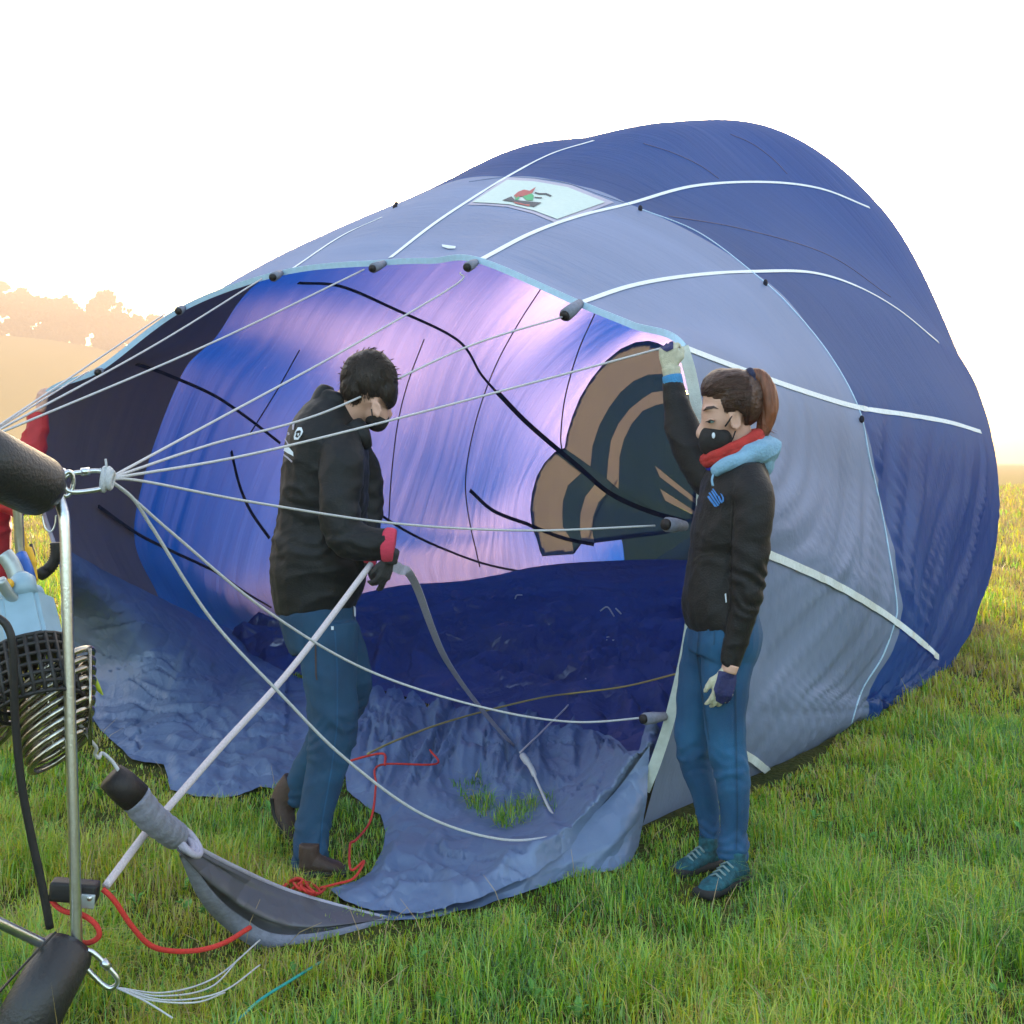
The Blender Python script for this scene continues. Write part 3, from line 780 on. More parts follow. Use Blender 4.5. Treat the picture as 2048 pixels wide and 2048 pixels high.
for j in range(nr):
    t_ = j / (nr - 1)
    for i in range(nc):
        p = fr[i].lerp(bk[i], t_)
        a = min(1, t_ * 5) * min(1, (1 - t_) * 2.4 + 0.02)
        q = p + Vector((fb(p.x * 0.7, p.y * 0.7, 5) * 0.5, fb(p.x * 0.7, p.y * 0.7, 9) * 0.5, 0))
        mix = min(1, max(0, (t_ - 0.25) * 3))
        rid = (1 - abs(fb(q.x * 0.55, q.y * 3.6, 2)) * 2) * mix + (1 - abs(fb(q.x * 3.6 + q.y * 1.4, q.y * 1.3, 3)) * 2) * (1 - mix)
        rid2 = 1 - abs(fb(q.x * 1.5 + 4, q.y * 8.5, 12)) * 2
        h = 0.20 * max(0, rid - 0.35) + 0.07 * max(0, rid2 - 0.35) + 0.10 * fb(q.x * 1.3, q.y * 1.6, 6) + 0.022 * fb(q.x * 6, q.y * 9, 8)
        v.append(Vector((p.x, p.y, max(0.008, p.z * (t_ ** 1.6) / 1.0 + 0.02 + a * (h + 0.06)))))
f = [(j * nc + i, j * nc + i + 1, (j + 1) * nc + i + 1, (j + 1) * nc + i) for j in range(nr - 1) for i in range(nc - 1)]
build('floor_cloth', v, f, M['floor_navy'], balloon)

skirt = [(165, 1345), (190, 1385), (250, 1440), (310, 1452), (322, 1500), (370, 1512), (420, 1515), (470, 1505), (490, 1493), (515, 1500), (535, 1478), (560, 1462), (600, 1450), (650, 1462),
         (655, 1500), (690, 1530), (718, 1545), (728, 1580), (722, 1615), (700, 1655), (672, 1672), (622, 1690), (650, 1712), (700, 1731), (795, 1734), (905, 1708), (1010, 1660), (1088, 1604), (1166, 1530), (1232, 1428), (1245, 1385), (1225, 1350),
         (1205, 1425), (1185, 1428), (1160, 1402), (1128, 1388), (1100, 1372), (1092, 1325), (1080, 1316), (1062, 1345), (1040, 1368), (1020, 1350), (1000, 1345), (975, 1358), (955, 1330), (935, 1320),
         (915, 1350), (880, 1340), (862, 1338), (838, 1312), (824, 1322), (806, 1345), (792, 1312), (776, 1305), (764, 1330), (752, 1288), (738, 1284), (728, 1318), (716, 1290), (700, 1300),
         (640, 1300), (580, 1290), (530, 1270), (480, 1240), (478, 1212), (440, 1195), (380, 1172), (300, 1132), (200, 1084), (130, 1045), (112, 1060), (118, 1180), (140, 1290)]
holes = [[(850, 1485), (880, 1488), (905, 1470), (918, 1500), (932, 1520), (918, 1545), (930, 1556), (905, 1552), (880, 1530)],
         [(928, 1562), (950, 1535), (975, 1525), (1002, 1512), (1012, 1530), (1008, 1560), (980, 1568), (955, 1575)],
         [(1025, 1500), (1040, 1515), (1075, 1562), (1062, 1560), (1035, 1525)]]
CREASE = [Q(112, 1050, 6.4), Q(130, 1045, 6.45), Q(300, 1131, 7.85), Q(380, 1172, 8.5), Q(478, 1212, 9.2)]
def seg_d(p, a, b_):
    ab = b_ - a; t_ = max(0, min(1, (p - a).dot(ab) / ab.length_squared)); return (p - a - ab * t_).length, t_
def ground_of(x, y):
    """pixels near the left crease climb with the wall, the rest lies on the meadow"""
    best = None
    pp = Vector((x, y))
    cpx = [(112, 1050), (130, 1045), (300, 1131), (380, 1172), (478, 1212)]
    for k_ in range(len(cpx) - 1):
        d, t_ = seg_d(pp, Vector(cpx[k_]), Vector(cpx[k_ + 1]))
        if best is None or d < best[0]: best = (d, CREASE[k_].lerp(CREASE[k_ + 1], t_))
    w = max(0, 1 - best[0] / 260); w = w * w * (3 - 2 * w)
    z = best[1].z * w
    if x > 540: z = 0
    # the right end hangs up on the mouth webbing
    rr = max(0, 1 - math.hypot(x - 1240, y - 1370) / 130) if x > 1080 else 0
    z += 0.40 * rr ** 1.5
    fold = [(898, 1682), (1001, 1630), (1077, 1574), (1155, 1502), (1226, 1410)]
    fz = [0.025, 0.075, 0.13, 0.22, 0.37]
    b2 = None
    for k_ in range(4):
        d, t_ = seg_d(pp, Vector(fold[k_]), Vector(fold[k_ + 1]))
        if b2 is None or d < b2[0]: b2 = (d, fz[k_] + (fz[k_ + 1] - fz[k_]) * t_)
    z = max(z, b2[1] * max(0, 1 - b2[0] / 90) ** 1.3)
    return G(x, y, z)
def dens_poly(pl, step, jag):
    out = []
    for i in range(len(pl)):
        a, b_ = pl[i], pl[(i + 1) % len(pl)]
        k_ = max(1, int(math.hypot(a[0] - b_[0], a[1] - b_[1]) / step))
        for q in range(k_):
            x, y = a[0] + (b_[0] - a[0]) * q / k_, a[1] + (b_[1] - a[1]) * q / k_
            out.append((x + jag * fb(x * 0.06, y * 0.06, 1), y + jag * fb(x * 0.06, y * 0.06, 5)))
    return out
pts, edges = [], []
for pl in [skirt] + holes:
    dp = dens_poly(pl, 6, 1.6); b0 = len(pts)
    pts += [Vector(p) for p in dp]; edges += [(b0 + i, b0 + (i + 1) % len(dp)) for i in range(len(dp))]
y = 1050.0
while y < 1735:
    st = 3.3 if y < 1500 else 3.8
    x = 115.0
    while x < 1250:
        px_, py_ = x + random.uniform(-1, 1), y + random.uniform(-1, 1)
        if pip(px_, py_, skirt) and not any(pip(px_, py_, h) for h in holes): pts.append(Vector((px_, py_)))
        x += st * 1.15
    y += st
vs_, es_, fs_, *_ = delaunay_2d_cdt(pts, edges, [], 4, 1e-4)
def skirt_height(x, y):
    """crumples: fingers running down the picture in the middle, lengthwise ripples on the left"""
    mid = min(1, max(0, (x - 640) / 80)) * min(1, max(0, (1235 - x) / 60))
    cen = min(1, max(0, (1560 - y) / 160))
    wx, wy = x + 22 * fb(x * 0.012, y * 0.012, 3), y + 22 * fb(x * 0.012, y * 0.012, 8)
    sl = 0.25 * (x - 950)
    left_x = max(0, 1 - abs(x - 860) / 340)
    fing = max(0, 1 - 2.1 * abs(fb((wx + (y - 1300) * (0.34 - (x - 700) / 1500)) * 0.024, wy * 0.0055, 2)))
    fing2 = max(0, 1 - 2.4 * abs(fb((wx + (y - 1300) * 0.1) * 0.055, wy * 0.016, 12)))
    h = mid * cen * (0.060 * fing ** 1.3 + 0.026 * fing2 ** 1.5) * (0.45 + 0.65 * left_x)
    rip = max(0, 1 - 2.2 * abs(fb(wx * 0.006, wy * 0.034, 6)))
    lf = min(1, max(0, (640 - x) / 120)) * min(1, max(0, (y - 1130) / 60))
    h += lf * (0.022 * rip ** 1.5 + 0.02 * max(0, 1 - 2 * abs(fb(wx * 0.022, wy * 0.03, 15))) * max(0, 1 - abs(x - 470) / 190))
    fr_ = min(1, max(0, (y - 1560) / 60))
    h += fr_ * (0.026 * max(0, 1 - 2 * abs(fb((wx + wy * 1.3) * 0.010, (wy - wx * 0.5) * 0.016, 9))) + 0.012 * fb(wx * 0.01, wy * 0.02, 4))
    cr1 = fb((wx + (y - 1300) * 0.25) * 0.020, wy * 0.009, 31); cr2 = fb((wx - (y - 1300) * 0.3) * 0.026, wy * 0.014, 37); cr3 = fb(wx * 0.008, wy * 0.03, 41)
    mk_ = fb(x * 0.012, y * 0.012, 50) + 0.25
    if mk_ > 0:
        h -= min(1, mk_ * 3) * (mid * cen * 0.045 * (math.exp(-(cr1 / 0.032) ** 2) + 0.8 * math.exp(-(cr2 / 0.03) ** 2)) + (lf * 0.022 + fr_ * 0.02) * math.exp(-(cr3 / 0.045) ** 2))
    h += 0.012 * fb(wx * 0.03, wy * 0.045, 20)
    h *= 1 - 0.6 * max(0, 1 - (y - 1290) / 60) * mid
    return h
v = []
bnd = np.array([(q.x, q.y) for q in pts[:len(edges)]])
for p in vs_:
    g_ = ground_of(p.x, p.y)
    e_ = min(1.0, float(np.min(np.hypot(bnd[:, 0] - p.x, bnd[:, 1] - p.y))) / 26)
    e_ = e_ * e_ * (3 - 2 * e_)
    g_.z = max(0.012, g_.z + 0.018 + 0.014 * e_ + (0.25 + 0.75 * e_) * skirt_height(p.x, p.y))
    v.append(g_)
build('scoop_cloth', v, [tuple(q) for q in fs_], M['skirt'], balloon)
SK_G = [ground_of(x, y) for x, y in skirt]
HOLES_G = [[ground_of(x, y) for x, y in h] for h in holes]

# outer side of the scoop, standing up at the right, lying down to the left
def loft(rows, m_, name, parent, nseg=10, fn=None):
    dense = [resample(catmull(r_, 8), 90) for r_ in rows]
    n = len(dense[0]); vv, ff = [], []
    ks = len(rows)
    steps = (ks - 1) * nseg + 1
    for s in range(steps):
        for i in range(n):
            c = catmull([d[i] for d in dense], nseg) if i == -1 else None
            t_ = s / nseg; k_ = min(int(t_), ks - 2); p = dense[k_][i].lerp(dense[k_ + 1][i], t_ - k_)
            if fn: p = fn(p, i / (n - 1), s / (steps - 1))
            vv.append(p)
    for s in range(steps - 1):
        for i in range(n - 1): ff.append((s * n + i, s * n + i + 1, (s + 1) * n + i + 1, (s + 1) * n + i))
    return build(name, vv, ff, m_, parent)
top_row = [Q(690, 1722, 3.84), Q(795, 1714, 3.88), Q(900, 1678, 3.98), Q(1001, 1627, 4.1), Q(1077, 1571, 4.25), Q(1156, 1499, 4.4), Q(1226, 1407, 4.5)]
bot_row = [GP(770, 1838, 0.01), GP(843, 1836, 0.01), GP(952, 1814, 0.01), GP(1061, 1778, 0.01), GP(1160, 1750, 0.01), GP(1246, 1732, 0.01), GP(1276, 1690, 0.01)]
mid_row = [(a + b_) / 2 + Vector((0.0, -0.07, -0.02)) * min(1, (a - b_).length * 3) for a, b_ in zip(top_row, bot_row)]
def crumple(p, a, b_):
    e = min(1, b_ * 4) * 1.0
    p = p.copy()
    p.y -= e * (0.022 * fb(p.x * 8 + p.z * 9, p.z * 5, 3) + 0.012 * max(0, 1 - 2.4 * abs(fb(p.x * 9 - p.z * 12, p.z * 7, 8))) + 0.006 * fb(p.x * 26, p.z * 24, 8))
    p.z = max(0.006, p.z)
    return p
loft([top_row, mid_row, bot_row], M['skirt'], 'scoop_side', balloon, 12, crumple)
right_top = [Q(1226, 1407, 4.51), Q(1236, 1430, 4.52), Q(1218, 1490, 4.53), Q(1212, 1500, 4.6)]
# lip hanging from the sleeve down to the grass
lip_top = [P(352, 1672, 3.28), P(463, 1730, 3.5), P(572, 1779, 3.74), P(680, 1812, 3.82), P(775, 1836, 3.8)]
lip_bot = [P(366, 1706, 3.27), P(412, 1788, 3.4), P(466, 1842, 3.52), P(540, 1884, 3.57), P(640, 1880, 3.63), P(772, 1842, 3.77)]
lip_mid = [P(358, 1690, 3.24), P(440, 1760, 3.42), P(520, 1815, 3.55), P(620, 1846, 3.64), P(773, 1839, 3.76)]
def lipfn(p, a, b_):
    p = p.copy(); e = math.sin(math.pi * b_) * min(1, (1 - a) * 4)
    p += Vector((0, -1, 0)) * e * (0.035 * math.sin(b_ * 13 + a * 2.0) + 0.02 * fb(a * 3, b_ * 9, 2))
    return p
loft([lip_top, lip_mid, lip_bot], M['lip'], 'scoop_lip', balloon, 12, lipfn)
v_, f_ = ribbon_mesh(resample(catmull(lip_top, 8), 50), [Vector((0, -1, 0.3)).normalized()] * 50, 0.012, 0.006)
build('lip_hem', v_, f_, M['strap'], balloon)
v_, f_ = ribbon_mesh(resample(catmull(lip_bot, 8), 50), [Vector((0, -1, 0.1)).normalized()] * 50, [0.02 + 0.035 * math.sin(math.pi * i / 49) for i in range(50)], 0.006)
build('lip_hem', v_, f_, M['toggle'], balloon)

# sleeve with black end at the corner of the scoop
sl = catmull([P(268, 1592, 3.12), P(300, 1632, 3.16), P(335, 1660, 3.22), P(352, 1672, 3.26)], 8)
mb = MB(); mb.tube(sl, [0.039 - 0.0035 * i / len(sl) + 0.0015 * math.sin(i * 1.7) for i in range(len(sl))], 16)
slv = mb.build('sleeve', M['toggle'], balloon)
mb = MB(); mb.tube([P(222, 1552, 3.10), P(245, 1572, 3.11), P(272, 1596, 3.125)], [0.036, 0.041, 0.041], 16)
mb.build('sleeve_end', M['leather'], slv)
mb = MB()
for dx in (0, 9, 16): mb.torus(P(362 + dx, 1676 + dx * .5, 3.28), (0.0, 0.042, 0), (0.028, 0, -0.034), 0.009, 18, 6)
mb.build('gathered_cuff', M['strap'], slv)

# ------------------------------------------------------------------ toggles and flying wires
def rope(name, pts, r, m_, parent=None, n=10, sides=6):
    return MB().tube(catmull(pts, n), r, sides).build(name, m_, parent)
def toggle(p, toward, ln=0.09, r=0.020):
    d = (Vector(toward) - p).normalized()
    mb = MB(); mb.tube([p - d * 0.012, p + d * ln * 0.5, p + d * ln], [r * 0.7, r, r * 1.05], 12)
    t_ = mb.build('rope_sleeve', M['toggle'], balloon)
    MB().tube([p + d * (ln + 0.0005), p + d * (ln + 0.012)], r * 0.8, 12).build('sleeve_mouth', M['leather'], t_)
KN = P(216, 958, 3.05)          # knot at the burner shackle
OFF = Q(-60, 842, 3.6)          # second shackle, left of the picture
tg = {'a': Q(345, 582, 6.18), 'b': Q(528, 516, 5.88), 'c': Q(722, 498, 5.58), 'd': Q(896, 496, 5.28), 'e': Q(1092, 574, 4.98), 'f': Q(1286, 660, 4.56), 'g': Q(1288, 992, 4.46), 'h': Q(1250, 1352, 4.44), 's': Q(190, 700, 6.23)}
for k_, to in (('a', OFF), ('b', OFF), ('c', OFF), ('d', KN), ('e', Q(1060, 600, 4.9)), ('g', KN), ('s', OFF), ('h', Q(1150, 1365, 4.3))):
    toggle(tg[k_], to, 0.10 if k_ == 'e' else 0.085, 0.026 if k_ in 'eg' else 0.021)
def wire(a, b_, sag=0.0, r=0.0039, mids=()):
    pts = [a] + list(mids) + [b_]
    if sag and not mids:
        c = a.lerp(b_, 0.5); c.z -= sag; pts = [a, c, b_]
    rope('flying_wire', pts, r, M['rope'], balloon)
wire(OFF, tg['b'] + Vector((-0.08, -0.03, -0.03)), 0.02)
wire(OFF, tg['a'] + Vector((-0.08, -0.03, -0.03)), 0.0)
wire(OFF, tg['c'] + Vector((-0.08, -0.03, -0.03)), 0.02)
wire(OFF, tg['s'] + Vector((-0.05, -0.02, 0.0)), 0.0)
wire(KN, tg['d'] + Vector((-0.06, -0.05, -0.05)), 0.0, mids=(Q(400, 797, 3.7), Q(660, 655, 4.5), Q(860, 537, 5.15)))
wire(KN, Q(1064, 597, 4.92), 0.0, mids=(Q(400, 838, 3.6), Q(620, 775, 4.15), Q(880, 655, 4.6)))
wire(KN, Q(1255, 655, 4.5), 0.0, mids=(Q(450, 862, 3.5), Q(690, 805, 3.95), Q(930, 742, 4.25)))
wire(KN, tg['g'] + Vector((-0.1, 0, 0.0)), 0.0, mids=(Q(270, 908, 3.15), Q(480, 948, 3.5), Q(750, 988, 3.95), Q(1000, 1001, 4.25)))
wire(KN, tg['h'] + Vector((-0.02, 0, 0.0)), 0.0, mids=(Q(250, 940, 3.12), Q(330, 1010, 3.25), Q(500, 1150, 3.5), Q(690, 1263, 3.8), Q(900, 1332, 4.05), Q(1080, 1362, 4.3)))
wire(KN, Q(1078, 1574, 4.255), 0.0, r=0.0045, mids=(Q(250, 940, 3.12), Q(290, 1000, 3.2), Q(400, 1170, 3.4), Q(530, 1310, 3.55), Q(650, 1430, 3.7), Q(800, 1538, 3.9), Q(950, 1584, 4.08)))
# fine wires in the grass at the lower shackle
SH2 = P(232, 1975, 2.95)
for mids, e in (((P(330, 1985, 3.0), P(430, 1955, 3.15)), GP(520, 1880, 0.08)), ((P(330, 2000, 2.95), P(440, 1985, 3.0)), GP(520, 1930, 0.08)), ((P(300, 2000, 2.92), P(390, 2005, 2.95)), GP(450, 1985, 0.10)), ((P(290, 2002, 2.9),), P(345, 2036, 2.85)), ((P(320, 1992, 2.97), P(420, 1975, 3.08)), GP(480, 1915, 0.08))):
    wire(SH2, e, 0.0, 0.0022, mids)

# ------------------------------------------------------------------ loose lines, each its own thing
tag(rope('pull_rope', [P(742, 1128, 4.1), P(583, 1337, 3.78), P(440, 1496, 3.5), P(334, 1618, 3.32), P(290, 1668, 3.24), P(212, 1772, 3.03)], 0.0105, M['rope_pink'], None, 10, 10), 'thick pale rope running taut from the man\'s hands down to the pulley', 'rope')
rr_ = [P(205, 1778, 3.0), P(228, 1800, 3.0), P(262, 1850, 3.02), P(300, 1890, 3.05), P(345, 1902, 3.1), P(400, 1900, 3.15), P(450, 1885, 3.2), P(500, 1855, 3.3)]
tag(rope('red_rope', rr_, 0.0066, M['rope_red'], None, 10, 10), 'red rope sagging from the pulley towards the scoop lip', 'rope')
tag(rope('red_rope', [P(112, 1768, 3.02), P(104, 1800, 3.0), P(128, 1822, 2.98), P(165, 1830, 2.96), P(192, 1850, 2.95), P(198, 1872, 2.95), P(180, 1885, 2.96), P(160, 1885, 2.98)], 0.0066, M['rope_red'], None, 10, 10), 'short red rope looped round the foot of the burner frame', 'rope')
sq = [GP(860, 1500, 0.12), GP(872, 1528, 0.10), GP(760, 1530, 0.12), GP(752, 1570, 0.10), GP(748, 1610, 0.09), GP(738, 1648, 0.05), GP(712, 1680, 0.06), GP(700, 1690, 0.07), GP(702, 1740, 0.07), GP(728, 1722, 0.08), GP(708, 1756, 0.06), GP(672, 1768, 0.05), GP(640, 1776, 0.05)]
for i in range(26):
    a = i * 1.55
    sq.append(GP(628 - 2.2 * i + 22 * math.cos(a), 1778 - 0.5 * i + 13 * math.sin(a * 1.13), 0.05 + 0.02 * (i % 3)))
tag(rope('red_rope', sq, 0.0045, M['rope_red'], None, 6, 6), 'thin tangled red rope lying round the man\'s front foot and up over the cloth', 'rope')
tag(rope('red_rope', [GP(700, 1522, 0.10), GP(735, 1512, 0.12), GP(768, 1508, 0.13), GP(770, 1530, 0.12)], 0.0055, M['rope_red'], None, 6, 6), 'short red rope end beside the man\'s knee on the blue cloth', 'rope')
tag(rope('yellow_cord', [GP(735, 1508, 0.13), GP(790, 1482, 0.13), GP(880, 1448, 0.13), GP(986, 1418, 0.12), GP(1085, 1395, 0.14), GP(1150, 1386, 0.14), Q(1180, 1295, 6.4), Q(1290, 1268, 5.6)], 0.005, M['rope_yellow']), 'thin yellow cord crossing the crumpled floor cloth', 'cord')
st_ = catmull([P(772, 1128, 4.13), P(800, 1138, 4.16), P(830, 1165, 4.28), P(890, 1314, 4.75), P(970, 1426, 5.5), P(1036, 1502, 5.95)], 12)
v_, f_ = ribbon_mesh(st_, [Vector((-0.2, -1, 0.2)).normalized()] * len(st_), [0.040 * (1 - 0.6 * i / (len(st_) - 1)) for i in range(len(st_))], 0.004)
tag(build('grey_strap', v_, f_, M['strap'], None, False), 'flat grey strap running from the man\'s glove to the floor cloth', 'strap')
tag(rope('pink_cord', [GP(1040, 1505, 0.08), GP(1095, 1452, 0.09), GP(1145, 1400, 0.10), GP(1178, 1345, 0.14), GP(1204, 1283, 0.16)], 0.005, M['rope_pink']), 'thin pink cord slanting up right over the navy cloth', 'cord')
mb = MB(); mb.tube(catmull([GP(1046, 1512, 0.1), GP(1062, 1535, 0.1), GP(1075, 1565, 0.08), GP(1100, 1620, 0.07), GP(1122, 1650, 0.06)], 6), [0.016] * 4 + [0.012] * 6 + [0.006] * 15, 8)
tag(mb.build('white_tie', M['rope'], None), 'white tie knotted where the strap meets the floor cloth', 'tie')
for ox, oy, cx in ((1204, 1283, 0), (1215, 1290, 1), (1200, 1222, 2), (1240, 1225, 3), (1000, 1190, 4), (1030, 1198, 5), (1180, 1205, 6)):
    r_ = random.Random(cx)
    a = GP(ox, oy, 0.30 if oy < 1240 else 0.2)
    MB().tube(catmull([a, a + Vector((r_.uniform(-.06, .06), 0, 0.03)), a + Vector((r_.uniform(-.12, .12), 0.02, r_.uniform(-.05, .05)))], 5), 0.006, 5).build('frayed_tie', M['rope'], balloon)
rope('teal_cord', [GP(470, 2046, 0.06), GP(520, 2000, 0.07), GP(580, 1962, 0.06), GP(640, 1925, 0.03)], 0.004, M['rope_teal'])
tag(bpy.data.objects['teal_cord'], 'thin teal cord in the grass at the bottom edge', 'cord')

# ------------------------------------------------------------------ burner on its side
burner = empty('balloon_burner', (-1.15, 2.9, 0), 'balloon burner in its steel frame lying at the left edge', 'burner')
mb = MB(); ax0, ax1 = P(-110, 880, 2.78), P(98, 983, 2.98)
d_ = (ax1 - ax0).normalized()
mb.tube([ax0, ax0.lerp(ax1, .5), ax1 - d_ * 0.03, ax1 - d_ * 0.008, ax1 + d_ * 0.012, ax1 + d_ * 0.022], [0.078, 0.077, 0.074, 0.067, 0.048, 0.015], 28)
mb.build('frame_pad', M['black_pad'], burner)
mb = MB(); bx0, bx1 = P(18, 2110, 2.75), P(138, 1893, 2.95)
d2 = (bx1 - bx0).normalized()
mb.tube([bx0, bx1 - d2 * 0.02, bx1, bx1 + d2 * 0.006], [0.072, 0.066, 0.058, 0.03], 24)
lp = mb.build('frame_pad', M['black_pad'], burner)
v_, f_ = ribbon_mesh([P(-10, 1996, 2.66), P(50, 1930, 2.75), P(112, 1866, 2.88)], [Vector((-.5, -1, .4)).normalized()] * 3, 0.006, 0.004)
build('seam', v_, f_, M['black_rubber'], lp)
def frame_tube(pts, r=0.0135):
    return MB().tube(catmull(pts, 8), r, 14).build('frame_tube', M['steel'], burner)
frame_tube([P(112, 985, 2.99), P(124, 1015, 2.98), P(130, 1060, 2.97), P(134, 1200, 2.96), P(141, 1450, 2.95), P(148, 1680, 2.94), P(154, 1900, 2.93)])
frame_tube([P(14, 930, 3.15), P(34, 1010, 3.16), P(40, 1100, 3.17), P(50, 1190, 3.18)], 0.012)
frame_tube([P(-60, 1818, 2.75), P(20, 1856, 2.83), P(100, 1894, 2.92)], 0.012)
# thin wire loop under the pad
MB().tube(catmull([P(84, 1030, 2.97), P(90, 1055, 2.97), P(102, 1063, 2.97), P(110, 1050, 2.97), P(112, 1030, 2.97)], 8), 0.0022, 6).build('wire_loop', M['steel'], burner)
def shackle(name, a, b_, wdt, lab):
    a, b_ = Vector(a), Vector(b_)
    d = (b_ - a); L = d.length; d.normalize(); w = Vector((0, -1, 0)).cross(d).normalized()
    pts = []
    for i in range(33):
        an = 2 * math.pi * i / 32
        c, s = math.cos(an), math.sin(an)
        pts.append(a.lerp(b_, 0.5) + d * (L / 2) * (abs(c) ** 0.6 * (1 if c > 0 else -1)) + w * wdt * (abs(s) ** 0.6 * (1 if s > 0 else -1)))
    e = empty(name, a.lerp(b_, .5), lab, 'carabiner')
    MB().tube(pts, 0.0062, 8, False).build('ring', M['steel'], e)
    MB().tube([a.lerp(b_, .42) + w * wdt, a.lerp(b_, .62) + w * wdt], 0.010, 8).build('gate_sleeve', M['steel'], e)
    return e
shackle('carabiner', P(128, 968, 3.0), P(214, 958, 3.05), 0.024, 'steel carabiner joining the upper burner pad to the flying wires')
shackle('carabiner', P(164, 1904, 2.93), P(230, 1972, 2.95), 0.02, 'steel carabiner at the lower pad, down in the grass')
mb = MB()
mb.torus(P(122, 968, 3.0), (0.0, 0.014, 0.006), (0.004, 0, 0.032), 0.008, 16, 6)
mb.torus(P(134, 968, 3.0), (0.012, 0.010, 0.0), (0.004, 0, 0.030), 0.006, 16, 6)
mb.build('shackle_ring', M['steel'], burner)
mb = MB()
for i in range(5): mb.torus(P(207 + i * 4, 958 + 3 * math.sin(i * 2), 3.05), (0, 0.014, 0.004), (0.003, 0, 0.028 - 0.002 * i), 0.0055, 14, 6)
for a in (0.4, 1.7, 2.6): mb.tube([KN, KN + Vector((0.02 * math.cos(a), -0.01, 0.05 * math.sin(a)))], 0.003, 5)
mb.build('wire_knot', M['rope'], balloon)
# block
def prism(c, ux, uy, uz, prof, h, bevel):
    bm = bmesh.new(); lo = [bm.verts.new(c + ux * x + uy * y - uz * h) for x, y in prof]; hi = [bm.verts.new(c + ux * x * .93 + uy * y * .93 + uz * h) for x, y in prof]
    n = len(prof); bm.faces.new(lo[::-1]); bm.faces.new(hi)
    for i in range(n): bm.faces.new((lo[i], lo[(i + 1) % n], hi[(i + 1) % n], hi[i]))
    bmesh.ops.recalc_face_normals(bm, faces=bm.faces)
    bmesh.ops.bevel(bm, geom=bm.edges[:], offset=bevel, segments=2, affect='EDGES')
    bm.verts.index_update(); v = [p.co.copy() for p in bm.verts]; f = [tuple(q.index for q in p.verts) for p in bm.faces]; bm.free()
    return v, f
BC = P(48, 1242, 3.08)
uz = (P(38, 1180, 3.12) - P(64, 1320, 3.04)).normalized()
ux = (Vector((1, -0.15, 0)) - uz * Vector((1, -0.15, 0)).dot(uz)).normalized(); uy = uz.cross(ux)
hexp = [(0.088 * math.cos(R(a)), 0.088 * math.sin(R(a))) for a in (22, 82, 142, 202, 262, 322)]
v_, f_ = prism(BC - uz * 0.012, ux, uy, uz, hexp, 0.062, 0.008)
blk = build('burner_block', v_, f_, M['burner_blue'], burner, False)
mb = MB()
mb.tube([BC + uz * 0.05, BC + uz * 0.075, BC + uz * 0.085], [0.062, 0.058, 0.044], 20)
mb.tube([BC + ux * 0.035 - uy * 0.05 + uz * 0.04, BC + ux * 0.035 - uy * 0.045 + uz * 0.085, BC + ux * 0.035 - uy * 0.04 + uz * 0.092], [0.033, 0.031, 0.022], 18)
mb.build('valve_collar', M['burner_blue'], blk)
v_, f_ = [], []
MB().tube(catmull([P(8, 1108, 3.1), P(24, 1130, 3.1), P(38, 1165, 3.1), P(48, 1195, 3.1)], 6), 0.021, 14).build('gas_pipe', M['plate'], burner)
MB().tube(catmull([P(0, 1160, 3.0), P(16, 1185, 3.02), P(30, 1200, 3.04)], 6), 0.014, 12).build('gas_pipe', M['plate'], burner)
MB().tube([P(42, 1108, 3.16), P(48, 1125, 3.15), P(54, 1140, 3.14), P(58, 1160, 3.13)], [0.014, 0.016, 0.016, 0.018], 12).build('valve_cap', M['plastic_blue'], burner)
MB().tube(catmull([P(42, 1050, 3.2), P(50, 1085, 3.2), P(58, 1110, 3.19), P(66, 1135, 3.18), P(70, 1160, 3.17)], 6), [0.006] * 9 + [0.013] * 9 + [0.008] * 7, 10).build('fuel_hose', M['yellow'], burner)
MB().tube(catmull([P(-6, 1170, 3.05), P(10, 1172, 3.03), P(20, 1166, 3.02)], 6), 0.012, 10).build('fuel_hose', M['yellow'], burner)
cor = catmull([P(112, 1085, 3.3), P(112, 1110, 3.3), P(104, 1130, 3.3), P(92, 1142, 3.3), P(80, 1150, 3.28)], 8)
MB().tube(cor, [0.014 + 0.003 * (i % 2) for i in range(len(cor))], 12).build('corrugated_hose', M['black_rubber'], burner)
MB().tube([P(62, 1088, 3.22), P(64, 1112, 3.21), P(66, 1126, 3.2)], [0.004, 0.009, 0.006], 8).build('valve_lever', M['black_rubber'], burner)
# burner can: a lattice of rings and bars, sooty
can_d = -uz
cc = BC - uz * 0.08
for rr0, z0, z1, nring, nbar in ((0.098, 0.0, 0.15, 7, 26),):
    mb = MB()
    for i in range(nring):
        z = z0 + (z1 - z0) * i / (nring - 1)
        mb.torus(cc + can_d * z, ux * rr0 * (1 + z * .3), uy * rr0 * (1 + z * .3), 0.0052, 26, 5)
    for i in range(nbar):
        a = 2 * math.pi * i / nbar
        o_ = ux * math.cos(a) + uy * math.sin(a)
        mb.tube([cc + o_ * rr0 * (1 + z0 * .3) + can_d * z0, cc + o_ * rr0 * (1 + z1 * .3) + can_d * z1], 0.0058, 5)
    mb.tube([cc, cc + can_d * 0.012], [0.098, 0.098], 24)
    can = mb.build('burner_can', M['can'], burner)
mb = MB(); mb.box(cc + can_d * 0.085 + ux * 0.012 + uy * 0.04, ux * 0.014, uy * 0.003, can_d * 0.075)
mb.build('tag', M['lime'], can)
v_, f_ = ribbon_mesh([P(172, 1310, 3.2), P(182, 1345, 3.2), P(196, 1375, 3.2), P(206, 1390, 3.2)], [Vector((0, -1, 0))] * 4, [0.018, 0.016, 0.014, 0.003], 0.003)
build('tag', v_, f_, M['lime'], burner)
c0, c1 = P(108, 1352, 3.06), P(120, 1502, 3.02)
